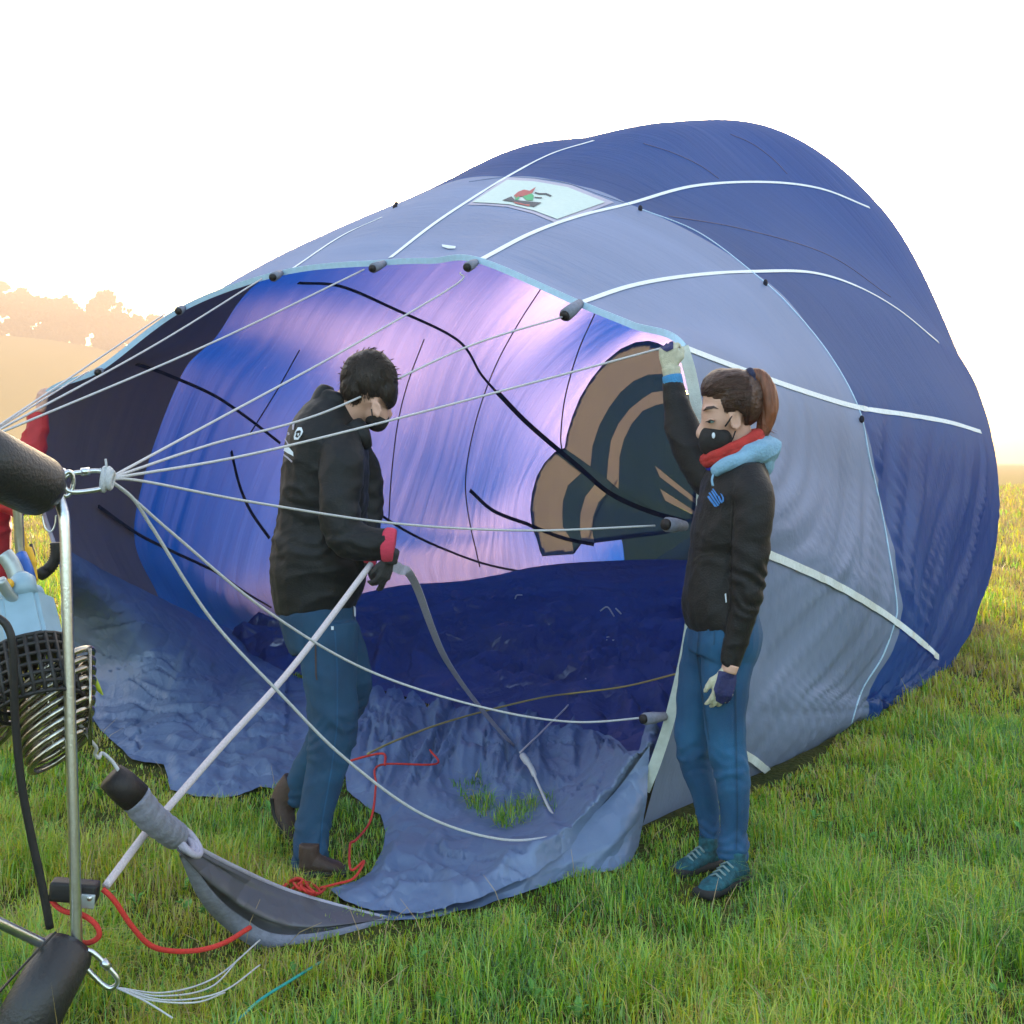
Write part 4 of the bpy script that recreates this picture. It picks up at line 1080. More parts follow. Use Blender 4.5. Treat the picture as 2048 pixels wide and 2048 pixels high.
cd = (c1 - c0).normalized(); cux = (Vector((1, -0.1, 0)) - cd * Vector((1, -0.1, 0)).dot(cd)).normalized(); cuy = cd.cross(cux)
tiltx = (cux + cd * -0.55).normalized()
for i in range(9):
    t_ = i / 8
    MB().torus(c0.lerp(c1, t_), tiltx * (0.108 - 0.028 * t_ ** 2), cuy * (0.09 - 0.02 * t_ ** 2), 0.0086, 40, 10).build('coil_ring', M['coil'], burner)
for i in range(6):
    t_ = i / 5
    MB().torus(P(-62, 1400, 3.12).lerp(P(-50, 1500, 3.08), t_), tiltx * 0.105, cuy * 0.08, 0.0086, 36, 10).build('coil_ring', M['coil'], burner)
for a in (0.2, 1.4, 2.5, 4.4):
    o_ = cux * math.cos(a) * 0.106 + cuy * math.sin(a) * 0.085
    MB().tube([c0 + o_ - cd * 0.05, c1 + o_ * 0.8], 0.0055, 6).build('coil_strut', M['coil'], burner)
hose = catmull([P(-10, 1232, 2.86), P(14, 1252, 2.86), P(26, 1300, 2.86), P(30, 1430, 2.87), P(42, 1560, 2.88), P(62, 1670, 2.89), P(84, 1770, 2.9), P(100, 1856, 2.91)], 8)
MB().tube(hose, 0.0098, 10).build('black_hose', M['black_rubber'], burner)
# pulley block
pc = P(158, 1782, 3.0)
e = empty('pulley', pc, 'black pulley block with grey plate on the burner frame tube', 'pulley')
dx_ = Vector((1, 0.1, -0.12)).normalized(); dz_ = Vector((0.12, 0, 1)).normalized(); dy_ = Vector((0.1, -1, 0)).normalized()
MB().box(pc + dx_ * -0.01, dx_ * 0.056, dy_ * 0.025, dz_ * 0.024, 0.008).build('pulley_body', M['black_rubber'], e)
MB().box(pc + dx_ * 0.022 + dy_ * 0.03 - dz_ * 0.012, dx_ * 0.024, dy_ * 0.004, dz_ * 0.017, 0.003).build('side_plate', M['plate'], e)
MB().tube([pc + dx_ * 0.034 + dy_ * 0.032 - dz_ * 0.002, pc + dx_ * 0.034 + dy_ * 0.040 - dz_ * 0.002], 0.006, 10).build('bolt', M['steel'], e)
# hook line from coil to sleeve
tag(rope('hook_line', [P(158, 1448, 3.05), P(172, 1464, 3.05), P(182, 1482, 3.06), P(193, 1496, 3.08), P(190, 1508, 3.09), P(198, 1516, 3.1), P(204, 1506, 3.12), P(222, 1520, 3.11), P(240, 1545, 3.09)], 0.0045, M['rope'], None, 6, 6), 'short white line hooking the scoop sleeve to the burner coil', 'line')

# ------------------------------------------------------------------ people
def folds(amp, fx=9, fz=20, seed=0, big=0.006):
    def fn(c, n):
        w_ = noise.noise_vector(c * 5 + Vector((seed, 0, 0))) * 0.10
        c = c + w_
        a = noise.noise((c.x * fx + seed, c.y * fx, c.z * fz))
        b_ = 1 - 2 * abs(noise.noise((c.x * fx * 0.6 + 3, c.y * fx * 0.6 + seed, c.z * fz * 0.75 + 5)))
        return amp * (0.6 * a + 0.9 * b_ * b_) + big * noise.noise((c.x * 4, c.y * 4, c.z * 4 + seed))
    return fn
def hand(name, wrist, fwd, back, thumb, L, curls, thumb_curl, m_, parent, spread=0.08):
    fwd = Vector(fwd).normalized(); back = Vector(back); back = (back - fwd * back.dot(fwd)).normalized()
    side = fwd.cross(back)
    if side.dot(Vector(thumb)) < 0: side = -side
    w = Vector(wrist); mb = MB()
    mb.ellipsoid(w, side * L * .17, back * L * .13, fwd * L * .14, 12, 8)
    for k_ in range(4):
        o_ = (0.165 - 0.11 * k_) * L
        mb.tube([w + side * o_ * .7, w + side * o_ * .95 + fwd * L * .27, w + side * o_ + fwd * L * .50], [L * .085, L * .092, L * .075], 10)
    lens = (0.40, 0.45, 0.42, 0.33)
    for k_ in range(4):
        o_ = (0.175 - 0.115 * k_) * L
        p = w + side * o_ + fwd * L * (.48 - .03 * abs(k_ - 1.2)); d = (fwd + side * spread * (1.5 - k_)).normalized()
        pts = [p]; cu = curls[k_]
        for s, frac in enumerate((.45, .32, .23)):
            ang = cu * (0.8, 1.1, 0.8)[s]
            d = Matrix.Rotation(ang, 3, side.cross(Vector((0, 0, 0))) if False else side) @ d if True else d
            pts.append(pts[-1] + d * lens[k_] * L * frac)
        mb.tube(pts, [L * .062, L * .058, L * .052, L * .040], 9)
    p = w + side * L * .14 + fwd * L * .12; d = (side * 0.75 + fwd * 0.65 - back * 0.2).normalized()
    pts = [p, p + d * L * .2]
    d2 = (d * 0.5 + fwd * 0.8 - back * thumb_curl - side * thumb_curl * .5).normalized(); pts.append(pts[-1] + d2 * L * .17)
    d3 = (d2 + fwd * 0.2 - back * thumb_curl - side * thumb_curl * .6).normalized(); pts.append(pts[-1] + d3 * L * .13)
    mb.tube(pts, [L * .085, L * .075, L * .062, L * .045], 9)
    me = mb.remesh(0.0042, 4)
    displace(me, lambda c, n: 0.0008 * noise.noise(c * 160))
    return link(name, me, m_, parent)
def curl_sign(fwd, back, thumb):
    """rotation about the thumb-side axis that bends fingers towards the palm"""
    fwd = Vector(fwd).normalized(); back = Vector(back); back = (back - fwd * back.dot(fwd)).normalized()
    side = fwd.cross(back)
    if side.dot(Vector(thumb)) < 0: side = -side
    r_ = Matrix.Rotation(0.5, 3, side) @ fwd
    return 1 if r_.dot(back) < 0 else -1
def shoe(name, heel, toe, h, wd, m_, parent, laces=True):
    heel, toe = Vector(heel), Vector(toe); d = toe - heel; L = d.length; d.normalize(); s = d.cross(Vector((0, 0, 1))).normalized(); z = Vector((0, 0, 1))
    mb = MB(); prof = [(-.02, .55, .55), (.08, .95, .8), (.25, 1.0, .82), (.42, .85, .85), (.6, .66, .98), (.8, .52, 1.0), (.95, .38, .75), (1.02, .2, .3)]
    v, f = [], []
    for a, hh, ww in prof:
        c = heel + d * a * L
        for k_ in range(14):
            an = 2 * math.pi * k_ / 14
            v.append(c + s * math.cos(an) * wd * .5 * ww + z * (h * hh * .5 + math.sin(an) * h * hh * .5))
    for i in range(len(prof) - 1):
        for k_ in range(14): f.append((i * 14 + k_, i * 14 + (k_ + 1) % 14, (i + 1) * 14 + (k_ + 1) % 14, (i + 1) * 14 + k_))
    f.append(tuple(range(14))); f.append(tuple(range((len(prof) - 1) * 14, len(prof) * 14)))
    mb.add(v, f)
    mb.tube([heel + d * .2 * L + z * h * .7, heel + d * .2 * L + z * h * 1.25], [wd * .42, wd * .40], 14)
    me = mb.remesh(0.006, 4)
    sh = link(name, me, m_, parent)
    mb = MB(); mb.box(heel + d * L * .5 + z * 0.008, d * L * .54, s * wd * .47, z * 0.014, 0.012)
    mb.build('sole', M['sole'], sh)
    if laces:
        mb = MB()
        for k_ in range(4):
            a = .42 + .09 * k_; hh = h * (.86 - .09 * k_)
            mb.tube([heel + d * a * L + s * wd * .28 + z * (hh - .008), heel + d * a * L + z * (hh + .006), heel + d * a * L - s * wd * .28 + z * (hh - .008)], 0.004, 5)
        mb.build('lace', M['lace'], sh)
    return sh
def inner(limbs, k_=0.8):
    return [[(p[0], p[1], p[2], p[3] * k_, p[4] * k_) for p in l] for l in limbs]

# ---- woman holding the mouth open
woman = empty('person', GP(1445, 1758), 'woman with ponytail and black mask holding up the edge of the balloon mouth', 'person')
w_torso = [(1478, 908, 4.16, 44, .075), (1476, 938, 4.15, 56, .12), (1473, 968, 4.15, 66, .165), (1470, 1005, 4.15, 70, .17), (1456, 1060, 4.15, 72, .155), (1447, 1115, 4.15, 68, .14), (1440, 1180, 4.15, 72, .155), (1439, 1222, 4.15, 72, .165), (1443, 1252, 4.15, 62, .16)]
w_near = [(1490, 955, 4.06, 40, .06), (1506, 985, 4.0, 42, .062), (1510, 1022, 3.98, 38, .06), (1505, 1065, 3.97, 37, .058), (1500, 1112, 3.97, 34, .054), (1496, 1162, 3.97, 33, .052), (1492, 1199, 3.97, 32, .05), (1487, 1224, 3.97, 29, .048), (1476, 1265, 3.975, 26, .042), (1467, 1300, 3.98, 23, .038), (1459, 1332, 3.98, 19, .034)]
w_far = [(1450, 980, 4.26, 44, .06), (1412, 938, 4.30, 42, .058), (1380, 888, 4.34, 36, .054), (1362, 840, 4.37, 31, .048), (1351, 800, 4.385, 24, .042), (1345, 766, 4.395, 19, .036)]
w_hip = [(1449, 1215, 4.15, 62, .15), (1451, 1250, 4.15, 70, .165), (1447, 1285, 4.15, 73, .165), (1440, 1315, 4.15, 66, .15)]
w_legn = [(1462, 1268, 4.1, 55, .09), (1453, 1330, 4.09, 52, .088), (1450, 1423, 4.09, 43, .075), (1453, 1485, 4.09, 38, .065), (1463, 1546, 4.09, 33, .06), (1468, 1590, 4.09, 31, .06), (1470, 1632, 4.1, 28, .053), (1468, 1670, 4.1, 26, .048), (1465, 1716, 4.1, 29, .052)]
w_legf = [(1420, 1268, 4.22, 48, .085), (1404, 1330, 4.24, 44, .082), (1390, 1423, 4.25, 38, .072), (1386, 1472, 4.25, 34, .064), (1392, 1529, 4.26, 31, .06), (1406, 1575, 4.26, 26, .056), (1415, 1622, 4.27, 22, .05), (1418, 1660, 4.27, 19, .045), (1420, 1702, 4.27, 19, .046)]
def hair_fn(amp, sx, sz):
    return lambda c, n: amp * noise.noise((c.x * sx, c.y * sx, c.z * sz)) + amp * .5 * noise.noise((c.x * sx * 2.2, c.y * sx * 2.2, c.z * sz * 2.2))
mb = MB()
for l in inner([w_torso, w_near, w_far, w_hip, w_legn, w_legf]): mb.limb(l)
mb.limb([(1478, 945, 4.17, 34, .055), (1480, 905, 4.165, 31, .052), (1474, 870, 4.16, 30, .05), (1462, 830, 4.15, 34, .055)])
px = 4.15 / FPX
hc = P(1463, 800, 4.15)
mb.ellipsoid(hc, (58 * px, 0, 0), (0, .074, 0), (0.0, 0, 60 * px), 24, 16)
mb.ellipsoid(P(1437, 830, 4.15), (35 * px, 0, 0), (0, .058, 0), (0, 0, 52 * px), 20, 12)
mb.ellipsoid(P(1431, 882, 4.15), (24 * px, 0, 0), (0, .045, 0), (0, 0, 30 * px), 18, 10)
mb.limb([(1414, 835, 4.15, 8, .010), (1406, 853, 4.15, 9, .013), (1400, 868, 4.15, 10, .016), (1410, 873, 4.15, 12, .016)], 10)
mb.ellipsoid(P(1424, 818, 4.12), (20 * px, 0, 0), (0, .03, 0), (0, 0, 7 * px), 12, 8)
eb = P(1471, 842, 4.085)
mb.torus(eb, (9 * px, 0.002, 0.004), (-3 * px, 0, 16 * px), 0.0055, 22, 8)
mb.ellipsoid(eb + Vector((-2 * px, .008, 0)), (8 * px, 0, 0), (0, .008, 0), (0, 0, 14 * px), 12, 8)
body = mb.remesh(0.0062, 5)
WB = bvh_of(body)
link('body', body, M['skin'], woman)
mb = MB()
for l in (w_torso, w_near, w_far): mb.limb(l, 18)
jk = mb.remesh(0.0072, 5)
def wj(c, n):
    base = folds(0.0065, 9, 11, 3)(c, n) + folds(0.0022, 20, 30, 9, 0)(c, n)
    el = math.exp(-((c.z - P(1, 1170, 4).z) / 0.09) ** 2) * (1 if c.x > P(1462, 0, 3.98).x else 0)
    return base + el * 0.004 * math.sin(c.z * 120 + 60 * c.x + 6 * noise.noise(c * 12))
displace(jk, wj)
WJ = bvh_of(jk)
jacket = link('jacket', jk, M['jacket_brown'], woman)
for poly in ([(1464, 1000), (1467, 1000), (1463, 1050), (1464, 1120), (1461, 1220), (1458, 1220), (1460, 1120), (1460, 1050)], [(1378, 1128), (1400, 1108), (1428, 1104), (1428, 1107), (1402, 1112), (1380, 1132)]):
    patch('seam', poly, M['black_rubber'], WJ, jacket, 0.002, 3.0)
patch('zip', [(1449, 1188), (1452, 1186), (1455, 1204), (1452, 1206)], M['print_white'], WJ, jacket, 0.004, 2.0)
# chest emblem: blue stripes and a ring
EM = lambda pts: zz(1400, 960, 0.0414, pts)
for pl in ([(380, 820), (470, 770), (860, 1290), (720, 1290)], [(440, 640), (520, 600), (960, 1230), (870, 1260)], [(560, 540), (640, 520), (1000, 1120), (960, 1180)], [(620, 440), (680, 420), (900, 760), (850, 800)],
           [(880, 800), (940, 760), (1060, 960), (1120, 1060), (1090, 1120), (1000, 1060)], [(1000, 640), (1100, 700), (1180, 860), (1170, 1040), (1110, 1060), (1110, 880), (1060, 760)]):
    patch('chest_emblem', EM(pl), M['print_blue'], WJ, jacket, 0.003, 3.0)
mb = MB()
for l in (w_hip, w_legn, w_legf): mb.limb(l, 18)
jn = mb.remesh(0.0068, 5)
def wl(c, n):
    kn = math.exp(-((c.z - P(1, 1530, 4.1).z) / 0.07) ** 2); an = math.exp(-((c.z - P(1, 1690, 4.1).z) / 0.06) ** 2)
    cz = c + noise.noise_vector(c * 6) * .06
    rg = max(0, 1 - 2.2 * abs(noise.noise((cz.x * 7 + cz.z * 5, cz.y * 7, cz.z * 11 - cz.x * 6))))
    return 0.004 * noise.noise((c.x * 12, c.y * 12, c.z * 14)) + 0.006 * rg * (0.35 + kn + an) + (kn * 0.0012 + an * 0.003) * math.sin(c.z * 170 + 9 * noise.noise((c.x * 16, c.y * 16, c.z * 7)))
displace(jn, wl)
WL = bvh_of(jn)
jeans = link('jeans', jn, M['jeans'], woman)
for poly in ([(1398, 1262), (1400, 1262), (1396, 1310), (1404, 1376), (1420, 1480), (1418, 1480), (1401, 1376), (1393, 1310)], [(1428, 1262), (1431, 1262), (1430, 1290), (1427, 1290)]):
    patch('stitching', poly, M['jeans_dark'], WL, jeans, 0.002, 3.0)
shoe('shoe', GP(1490, 1762, 0.015) + Vector((0, .02, 0)), GP(1408, 1772, 0.015) + Vector((-0.02, -.10, 0)), 0.085, 0.085, M['trainer'], woman)
shoe('shoe', GP(1432, 1728, 0.015), GP(1354, 1740, 0.015) + Vector((-0.01, -.05, 0)), 0.08, 0.08, M['trainer'], woman)
# hair
mb = MB()
mb.ellipsoid(P(1470, 796, 4.15), (57 * px, 0, 0), (0, .083, 0), (0.0, 0, 60 * px), 26, 18)
mb.ellipsoid(P(1484, 812, 4.15), (40 * px, 0, 0), (0, .08, 0), (0, 0, 44 * px), 22, 14)
mb.ellipsoid(P(1447, 778, 4.15), (46 * px, 0, 0), (0, .077, 0), (0, 0, 42 * px), 22, 14)
mb.ellipsoid(P(1490, 800, 4.11), (24 * px, 0, 0), (0, .05, 0), (0, 0, 44 * px), 18, 12)
hm = mb.remesh(0.005, 5)
bm = bmesh.new(); bm.from_mesh(hm)
face = [(1380, 795), (1408, 792), (1425, 797), (1444, 812), (1449, 832), (1455, 850), (1462, 828), (1476, 822), (1487, 834), (1488, 856), (1492, 870), (1560, 900), (1380, 960)]
dele = [v for v in bm.verts if pip(1024 + v.co.x / v.co.y * FPX, HORIZON + (EYE - v.co.z) / v.co.y * FPX, face) and v.co.y < 4.17]
bmesh.ops.delete(bm, geom=dele, context='VERTS'); bm.to_mesh(hm); bm.free()
displace(hm, lambda c, n: 0.0022 * noise.noise((c.x * 22 + c.z * 30, c.y * 40, (c.z - c.x * .6) * 75)))
hair = link('hair', hm, M['hair_brown'], woman)
mb = MB()
mb.limb([(1500, 764, 4.15, 14, .022), (1514, 752, 4.15, 16, .026), (1530, 776, 4.15, 20, .034), (1536, 812, 4.15, 20, .036), (1532, 845, 4.15, 17, .03), (1523, 872, 4.15, 11, .02), (1515, 890, 4.15, 4, .008)], 18, 6)
pt = mb.remesh(0.0045, 3); displace(pt, lambda c, n: 0.004 * noise.noise((c.x * 70, c.y * 70, c.z * 9)) + 0.002 * noise.noise((c.x * 160, c.y * 160, c.z * 14)))
pon = link('ponytail', pt, M['hair_auburn'], hair)
HB = bvh_of(hm); PB = bvh_of(pt)
def strands(lines, bvh, r, lift, m_, par, seed, flick=0.0):
    r_ = random.Random(seed); mb = MB()
    for (x0, y0), (x1, y1), bow in lines:
        pts_ = []
        for q in range(9):
            u_ = q / 8; x = x0 + (x1 - x0) * u_ + bow * math.sin(math.pi * u_) * (y1 - y0) / 60; y = y0 + (y1 - y0) * u_ - bow * math.sin(math.pi * u_)
            h, n_ = hit(x, y, bvh)
            if h is not None: pts_.append(h + n_ * (lift * (0.4 + math.sin(math.pi * u_)) + r_.uniform(0, .0015)))
        if len(pts_) > 3:
            if flick: pts_.append(pts_[-1] + (pts_[-1] - pts_[-2]) * .8 + Vector((r_.uniform(-1, 1), 0, r_.uniform(-1, 1))) * flick)
            mb.tube(catmull(pts_, 2), [r * (1 - .7 * k_ / (2 * len(pts_))) for k_ in range(2 * len(pts_) - 1)], 4)
    return mb.build('hair_strand', m_, par)
r_ = random.Random(3); ln_ = []
for k_ in range(170):
    u_ = k_ / 169
    sx, sy = (1405 + 6 * u_, 792 - 30 * u_) if u_ < .25 else ((1407 + (u_ - .25) * 90, 784 - (u_ - .25) * 62) if u_ < .6 else (1446 + (u_ - .6) * 90, 828 - 10 * math.sin((u_ - .6) * 8)))
    ln_.append(((sx + r_.uniform(-3, 3), sy + r_.uniform(-3, 5)), (1497 + r_.uniform(-4, 3), 764 + r_.uniform(-10, 14)), r_.uniform(2, 14)))
strands(ln_, HB, .0011, .0016, M['hair_brown'], hair, 1)
strands([((1478 + r_.uniform(-12, 20), 860 + r_.uniform(-8, 4)), (1500 + r_.uniform(-4, 4), 775 + r_.uniform(-6, 6)), r_.uniform(-4, 4)) for _ in range(50)], HB, .0011, .0014, M['hair_brown'], hair, 2)
strands([((1508 + r_.uniform(-8, 8), 752 + r_.uniform(-4, 6)), (1526 + r_.uniform(-14, 14), 868 + r_.uniform(-14, 10)), r_.uniform(-26, -10)) for _ in range(110)], PB, .0010, .0016, M['hair_auburn'], pon, 4, .006)
mb = MB()
for a in range(9):
    t_ = 2 * math.pi * a / 9
    mb.ellipsoid(P(1499 + 5 * math.cos(t_), 762 + 18 * math.sin(t_), 4.14 - .018 * math.cos(t_ * 1.0)), (9 * px, 0, 0), (0, .02, 0), (0, 0, 10 * px), 10, 8)
mb2 = mb.remesh(0.004, 2); link('scrunchie', mb2, M['scrunchie'], hair)
# mask, brow, eye
mask_poly = [(1399, 862), (1410, 860), (1430, 862), (1450, 850), (1454, 862), (1464, 888), (1452, 905), (1436, 915), (1420, 914), (1410, 905), (1400, 885)]
mb = MB()
mb.ellipsoid(P(1428, 882, 4.15), (32 * px, 0, 0), (0, .062, 0), (0, 0, 34 * px), 22, 14)
mb.ellipsoid(P(1414, 874, 4.15), (18 * px, 0, 0), (0, .04, 0), (0, 0, 22 * px), 18, 10)
mb.ellipsoid(P(1444, 880, 4.13), (20 * px, 0, 0), (0, .055, 0), (0, 0, 24 * px), 18, 10)
mm = mb.remesh(0.005, 6); displace(mm, lambda c, n: 0.0015 * noise.noise((c.x * 30, c.y * 30, c.z * 60)))
mask = link('mask', mm, M['mask'], woman)
MB().tube([P(1450, 853, 4.085), P(1458, 842, 4.08), P(1464, 832, 4.082)], 0.0028, 6).build('ear_loop', M['mask'], mask)
MB().tube([P(1458, 890, 4.085), P(1466, 876, 4.083), P(1471, 862, 4.085)], 0.0026, 6).build('ear_loop', M['mask'], mask)
MB().ellipsoid(P(1427, 871, 4.083), (3.5 * px, 0, 0), (0, .003, 0), (0, 0, 6 * px), 10, 8).build('mask_badge', M['print_white'], mask)
ec = P(1421, 842, 4.093)
eye = MB().ellipsoid(ec, (8 * px, 0, 0), (0, .006, 0), (0, 0, 4.5 * px), 14, 10).build('eye', M['lace'], woman)
MB().ellipsoid(ec + Vector((-2.5 * px, -.004, -1 * px)), (3 * px, 0, 0), (0, .003, 0), (0, 0, 3.4 * px), 10, 8).build('iris', M['black_rubber'], eye)
MB().tube([ec + Vector((-9 * px, -.003, -1 * px)), ec + Vector((-1 * px, -.0075, 4 * px)), ec + Vector((9 * px, -.003, 1 * px))], 0.0028, 6).build('eyelid', M['skin'], eye)
MB().tube([ec + Vector((-10 * px, -.004, -2 * px)), ec + Vector((-1 * px, -.0085, 1.5 * px)), ec + Vector((8 * px, -.004, 0 * px))], 0.0016, 6).build('eyelash', M['hair_dark'], eye)
patch('eyebrow', [(1406, 822), (1414, 814), (1428, 812), (1438, 818), (1428, 817), (1415, 819)], M['hair_brown'], WB, woman, 0.002, 2.0)
# scarf, trim, hood
def ringlimb(c, rx, ry, tilt, r, nm, m_, par, seed=0, arc=1.0, a0=0.0):
    mb = MB(); pts = []
    for i in range(41):
        a = a0 + 2 * math.pi * arc * i / 40
        p = Vector(c) + Vector((math.cos(a) * rx, math.sin(a) * ry, math.cos(a) * tilt))
        pts.append(p + Vector((0, 0, 0.006 * noise.noise((a * 1.5, seed, 0)))))
    rr0 = [r * (1 + .25 * noise.noise((i * .35, seed, 2))) for i in range(41)]
    mb.tube(pts, rr0, 10, arc < 1)
    return mb.build(nm, m_, par)
ringlimb(P(1464, 893, 4.15), 52 * px, .082, 26 * px, 0.019, 'scarf', M['scarf_red'], woman, 1)
ringlimb(P(1466, 900, 4.15), 52 * px, .079, 26 * px, 0.019, 'scarf_fold', M['scarf_red'], woman, 5)
ringlimb(P(1470, 909, 4.15), 52 * px, .088, 28 * px, 0.010, 'hood_trim', M['trim_blue'], woman, 2)
mb = MB()
hoodp = [(1428, 945, 4.06, 8, .02), (1450, 933, 4.05, 12, .028), (1480, 920, 4.05, 17, .033), (1510, 906, 4.08, 23, .046), (1530, 900, 4.15, 30, .055), (1512, 895, 4.22, 28, .05), (1480, 912, 4.25, 18, .03)]
mb.limb(hoodp, 16, 6)
mb.ellipsoid(P(1526, 920, 4.15), (20 * px, 0, 0), (0, .07, 0), (0, 0, 36 * px), 18, 12)
hd = mb.remesh(0.006, 4); displace(hd, folds(0.007, 16, 14, 8, 0.004))
hood = link('hood', hd, M['hood'], woman)
MB().tube(catmull([P(1427, 948, 4.05), P(1424, 960, 4.03), P(1426, 972, 4.02)], 6), 0.004, 6).build('drawstring', M['hood'], hood)
for nm, pl in (('pocket', [(1478, 1262), (1506, 1258), (1504, 1300), (1490, 1314), (1476, 1302)]), ('belt_loop', [(1416, 1250), (1420, 1250), (1420, 1268), (1416, 1268)]), ('seam', [(1468, 1330), (1471, 1330), (1472, 1420), (1474, 1520), (1476, 1620), (1474, 1700), (1471, 1700), (1473, 1620), (1471, 1520), (1469, 1420)])):
    patch(nm, pl, M['jeans_dark'] if nm == 'seam' else M['jeans'], WL, jeans, 0.003, 4.0)
# hands in gloves
fw, bk_, th = (-0.24, -0.02, -1), (0.25, -1, -0.1), (-1, 0, 0)
s_ = curl_sign(fw, bk_, th)
gl = hand('glove', P(1455, 1344, 3.975), fw, bk_, th, 0.155, [s_ * .35, s_ * .42, s_ * .45, s_ * .5], 0.25, M['glove_white'], woman)
GB = bvh_of(gl.data)
patch('glove_panel', [(1438, 1342), (1472, 1346), (1470, 1384), (1462, 1404), (1450, 1410), (1432, 1402), (1428, 1378)], M['glove_navy'], GB, gl, 0.0025, 2.5)
MB().limb([(1462, 1328, 3.975, 17, .03), (1457, 1344, 3.975, 16, .029)], 14).build('cuff', M['skin'], gl)
fw, bk_, th = (-0.12, 0.0, 1), (-0.45, -1, 0.0), (1, -0.3, 0)
s_ = curl_sign(fw, bk_, th)
gl = hand('glove', P(1341, 738, 4.40), fw, bk_, th, 0.150, [s_ * .95, s_ * 1.0, s_ * 1.0, s_ * 1.05], 0.5, M['glove_white'], woman)
GB = bvh_of(gl.data)
patch('glove_panel', [(1320, 678), (1332, 670), (1346, 676), (1347, 698), (1334, 704), (1321, 697)], M['glove_navy'], GB, gl, 0.0025, 2.5)
MB().limb([(1342, 735, 4.40, 19, .034), (1345, 756, 4.40, 18, .033)], 16).build('glove_gauntlet', M['glove_white'], gl)
MB().limb([(1344, 752, 4.397, 20, .036), (1348, 776, 4.39, 21, .038)], 16).build('cuff', M['cuff_blue'], gl)

# ---- man hauling on the rope
man = empty('person', GP(625, 1745), 'man seen from behind in black jacket and jeans pulling the thick pale rope', 'person')
m_torso = [(684, 805, 4.36, 34, .065), (668, 830, 4.36, 56, .12), (657, 862, 4.36, 74, .165), (651, 905, 4.36, 84, .175), (647, 980, 4.36, 88, .165), (644, 1040, 4.36, 88, .155), (640, 1089, 4.36, 92, .16), (636, 1141, 4.36, 94, .165), (631, 1188, 4.36, 86, .16), (631, 1224, 4.36, 75, .15)]
m_near = [(678, 880, 4.27, 44, .062), (686, 920, 4.19, 44, .066), (682, 970, 4.16, 42, .064), (681, 1022, 4.14, 40, .062), (690, 1068, 4.13, 41, .06), (718, 1086, 4.12, 38, .056), (750, 1091, 4.11, 34, .050), (780, 1092, 4.10, 31, .046)]
m_far = [(690, 890, 4.45, 44, .06), (725, 960, 4.5, 38, .056), (728, 1040, 4.48, 34, .052), (722, 1090, 4.38, 30, .046), (735, 1124, 4.28, 22, .038)]
m_hip = [(632, 1190, 4.36, 70, .145), (634, 1222, 4.36, 76, .155), (640, 1262, 4.35, 72, .15), (648, 1296, 4.34, 66, .14)]
m_legn = [(652, 1250, 4.3, 62, .10), (658, 1330, 4.28, 56, .095), (665, 1402, 4.26, 50, .085), (667, 1464, 4.25, 45, .078), (658, 1512, 4.24, 42, .072), (642, 1588, 4.23, 37, .066), (627, 1650, 4.22, 34, .062), (622, 1700, 4.21, 33, .06), (621, 1738, 4.21, 35, .062)]
m_legf = [(660, 1260, 4.42, 56, .10), (692, 1320, 4.45, 46, .09), (704, 1372, 4.47, 38, .08), (672, 1440, 4.52, 36, .072), (634, 1508, 4.56, 34, .062), (598, 1572, 4.6, 28, .056), (585, 1596, 4.61, 26, .054)]
px = 4.33 / FPX
mb = MB()
for l in inner([m_torso, m_near, m_far, m_hip, m_legn, m_legf]): mb.limb(l)
mb.limb([(668, 850, 4.36, 40, .06), (694, 822, 4.35, 42, .06), (722, 796, 4.34, 42, .062), (735, 775, 4.33, 40, .06)])
mb.ellipsoid(P(738, 766, 4.33), (56 * px, 0, -6 * px), (0, .078, 0), (6 * px, 0, 60 * px), 24, 16)
mb.ellipsoid(P(752, 822, 4.34), (26 * px, 0, 0), (0, .056, 0), (-4 * px, 0, 36 * px), 20, 12)
mb.ellipsoid(P(764, 810, 4.35), (14 * px, 0, 0), (0, .04, 0), (0, 0, 30 * px), 16, 10)
mb.limb([(774, 812, 4.37, 5, .008), (780, 828, 4.37, 6, .010), (774, 834, 4.37, 8, .012)], 10)
eb = P(753, 818, 4.262)
mb.torus(eb, (7.5 * px, 0.0, 3 * px), (-4 * px, 0, 14 * px), 0.0055, 22, 8)
mb.ellipsoid(eb + Vector((0, .010, 0)), (7 * px, 0, 0), (0, .008, 0), (0, 0, 13 * px), 12, 8)
bd = mb.remesh(0.0064, 5)
MBV = bvh_of(bd)
link('body', bd, M['skin'], man)
mb = MB()
for l in (m_torso, m_near, m_far): mb.limb(l, 18)
mb.limb([(664, 842, 4.36, 46, .085), (668, 812, 4.36, 42, .08), (674, 790, 4.36, 36, .07)], 16)
jk = mb.remesh(0.0072, 5)
def mj(c, n):
    base = folds(0.0065, 8, 10, 11, 0.008)(c, n) + folds(0.0022, 17, 28, 19, 0)(c, n)
    low = math.exp(-((c.z - P(1, 1050, 4.3).z) / 0.12) ** 2)
    return base + low * 0.0025 * math.sin(c.z * 110 + 9 * noise.noise((c.x * 9, c.y * 9, c.z * 6)))
displace(jk, mj)
MJ = bvh_of(jk)
jacket = link('jacket', jk, M['jacket'], man)
mb = MB()
mb.limb([(705, 848, 4.28, 22, .03), (716, 862, 4.27, 22, .03), (728, 880, 4.27, 16, .026), (736, 896, 4.28, 8, .016)], 14)
mb.limb([(655, 772, 4.36, 12, .045), (650, 790, 4.36, 20, .06), (640, 812, 4.36, 20, .07)], 14)
cm_ = mb.remesh(0.006, 3); displace(cm_, folds(0.004, 14, 20, 4, 0.003)); link('collar', cm_, M['jacket'], jacket)
BK = lambda pts: zz(530, 830, 0.0621, pts)
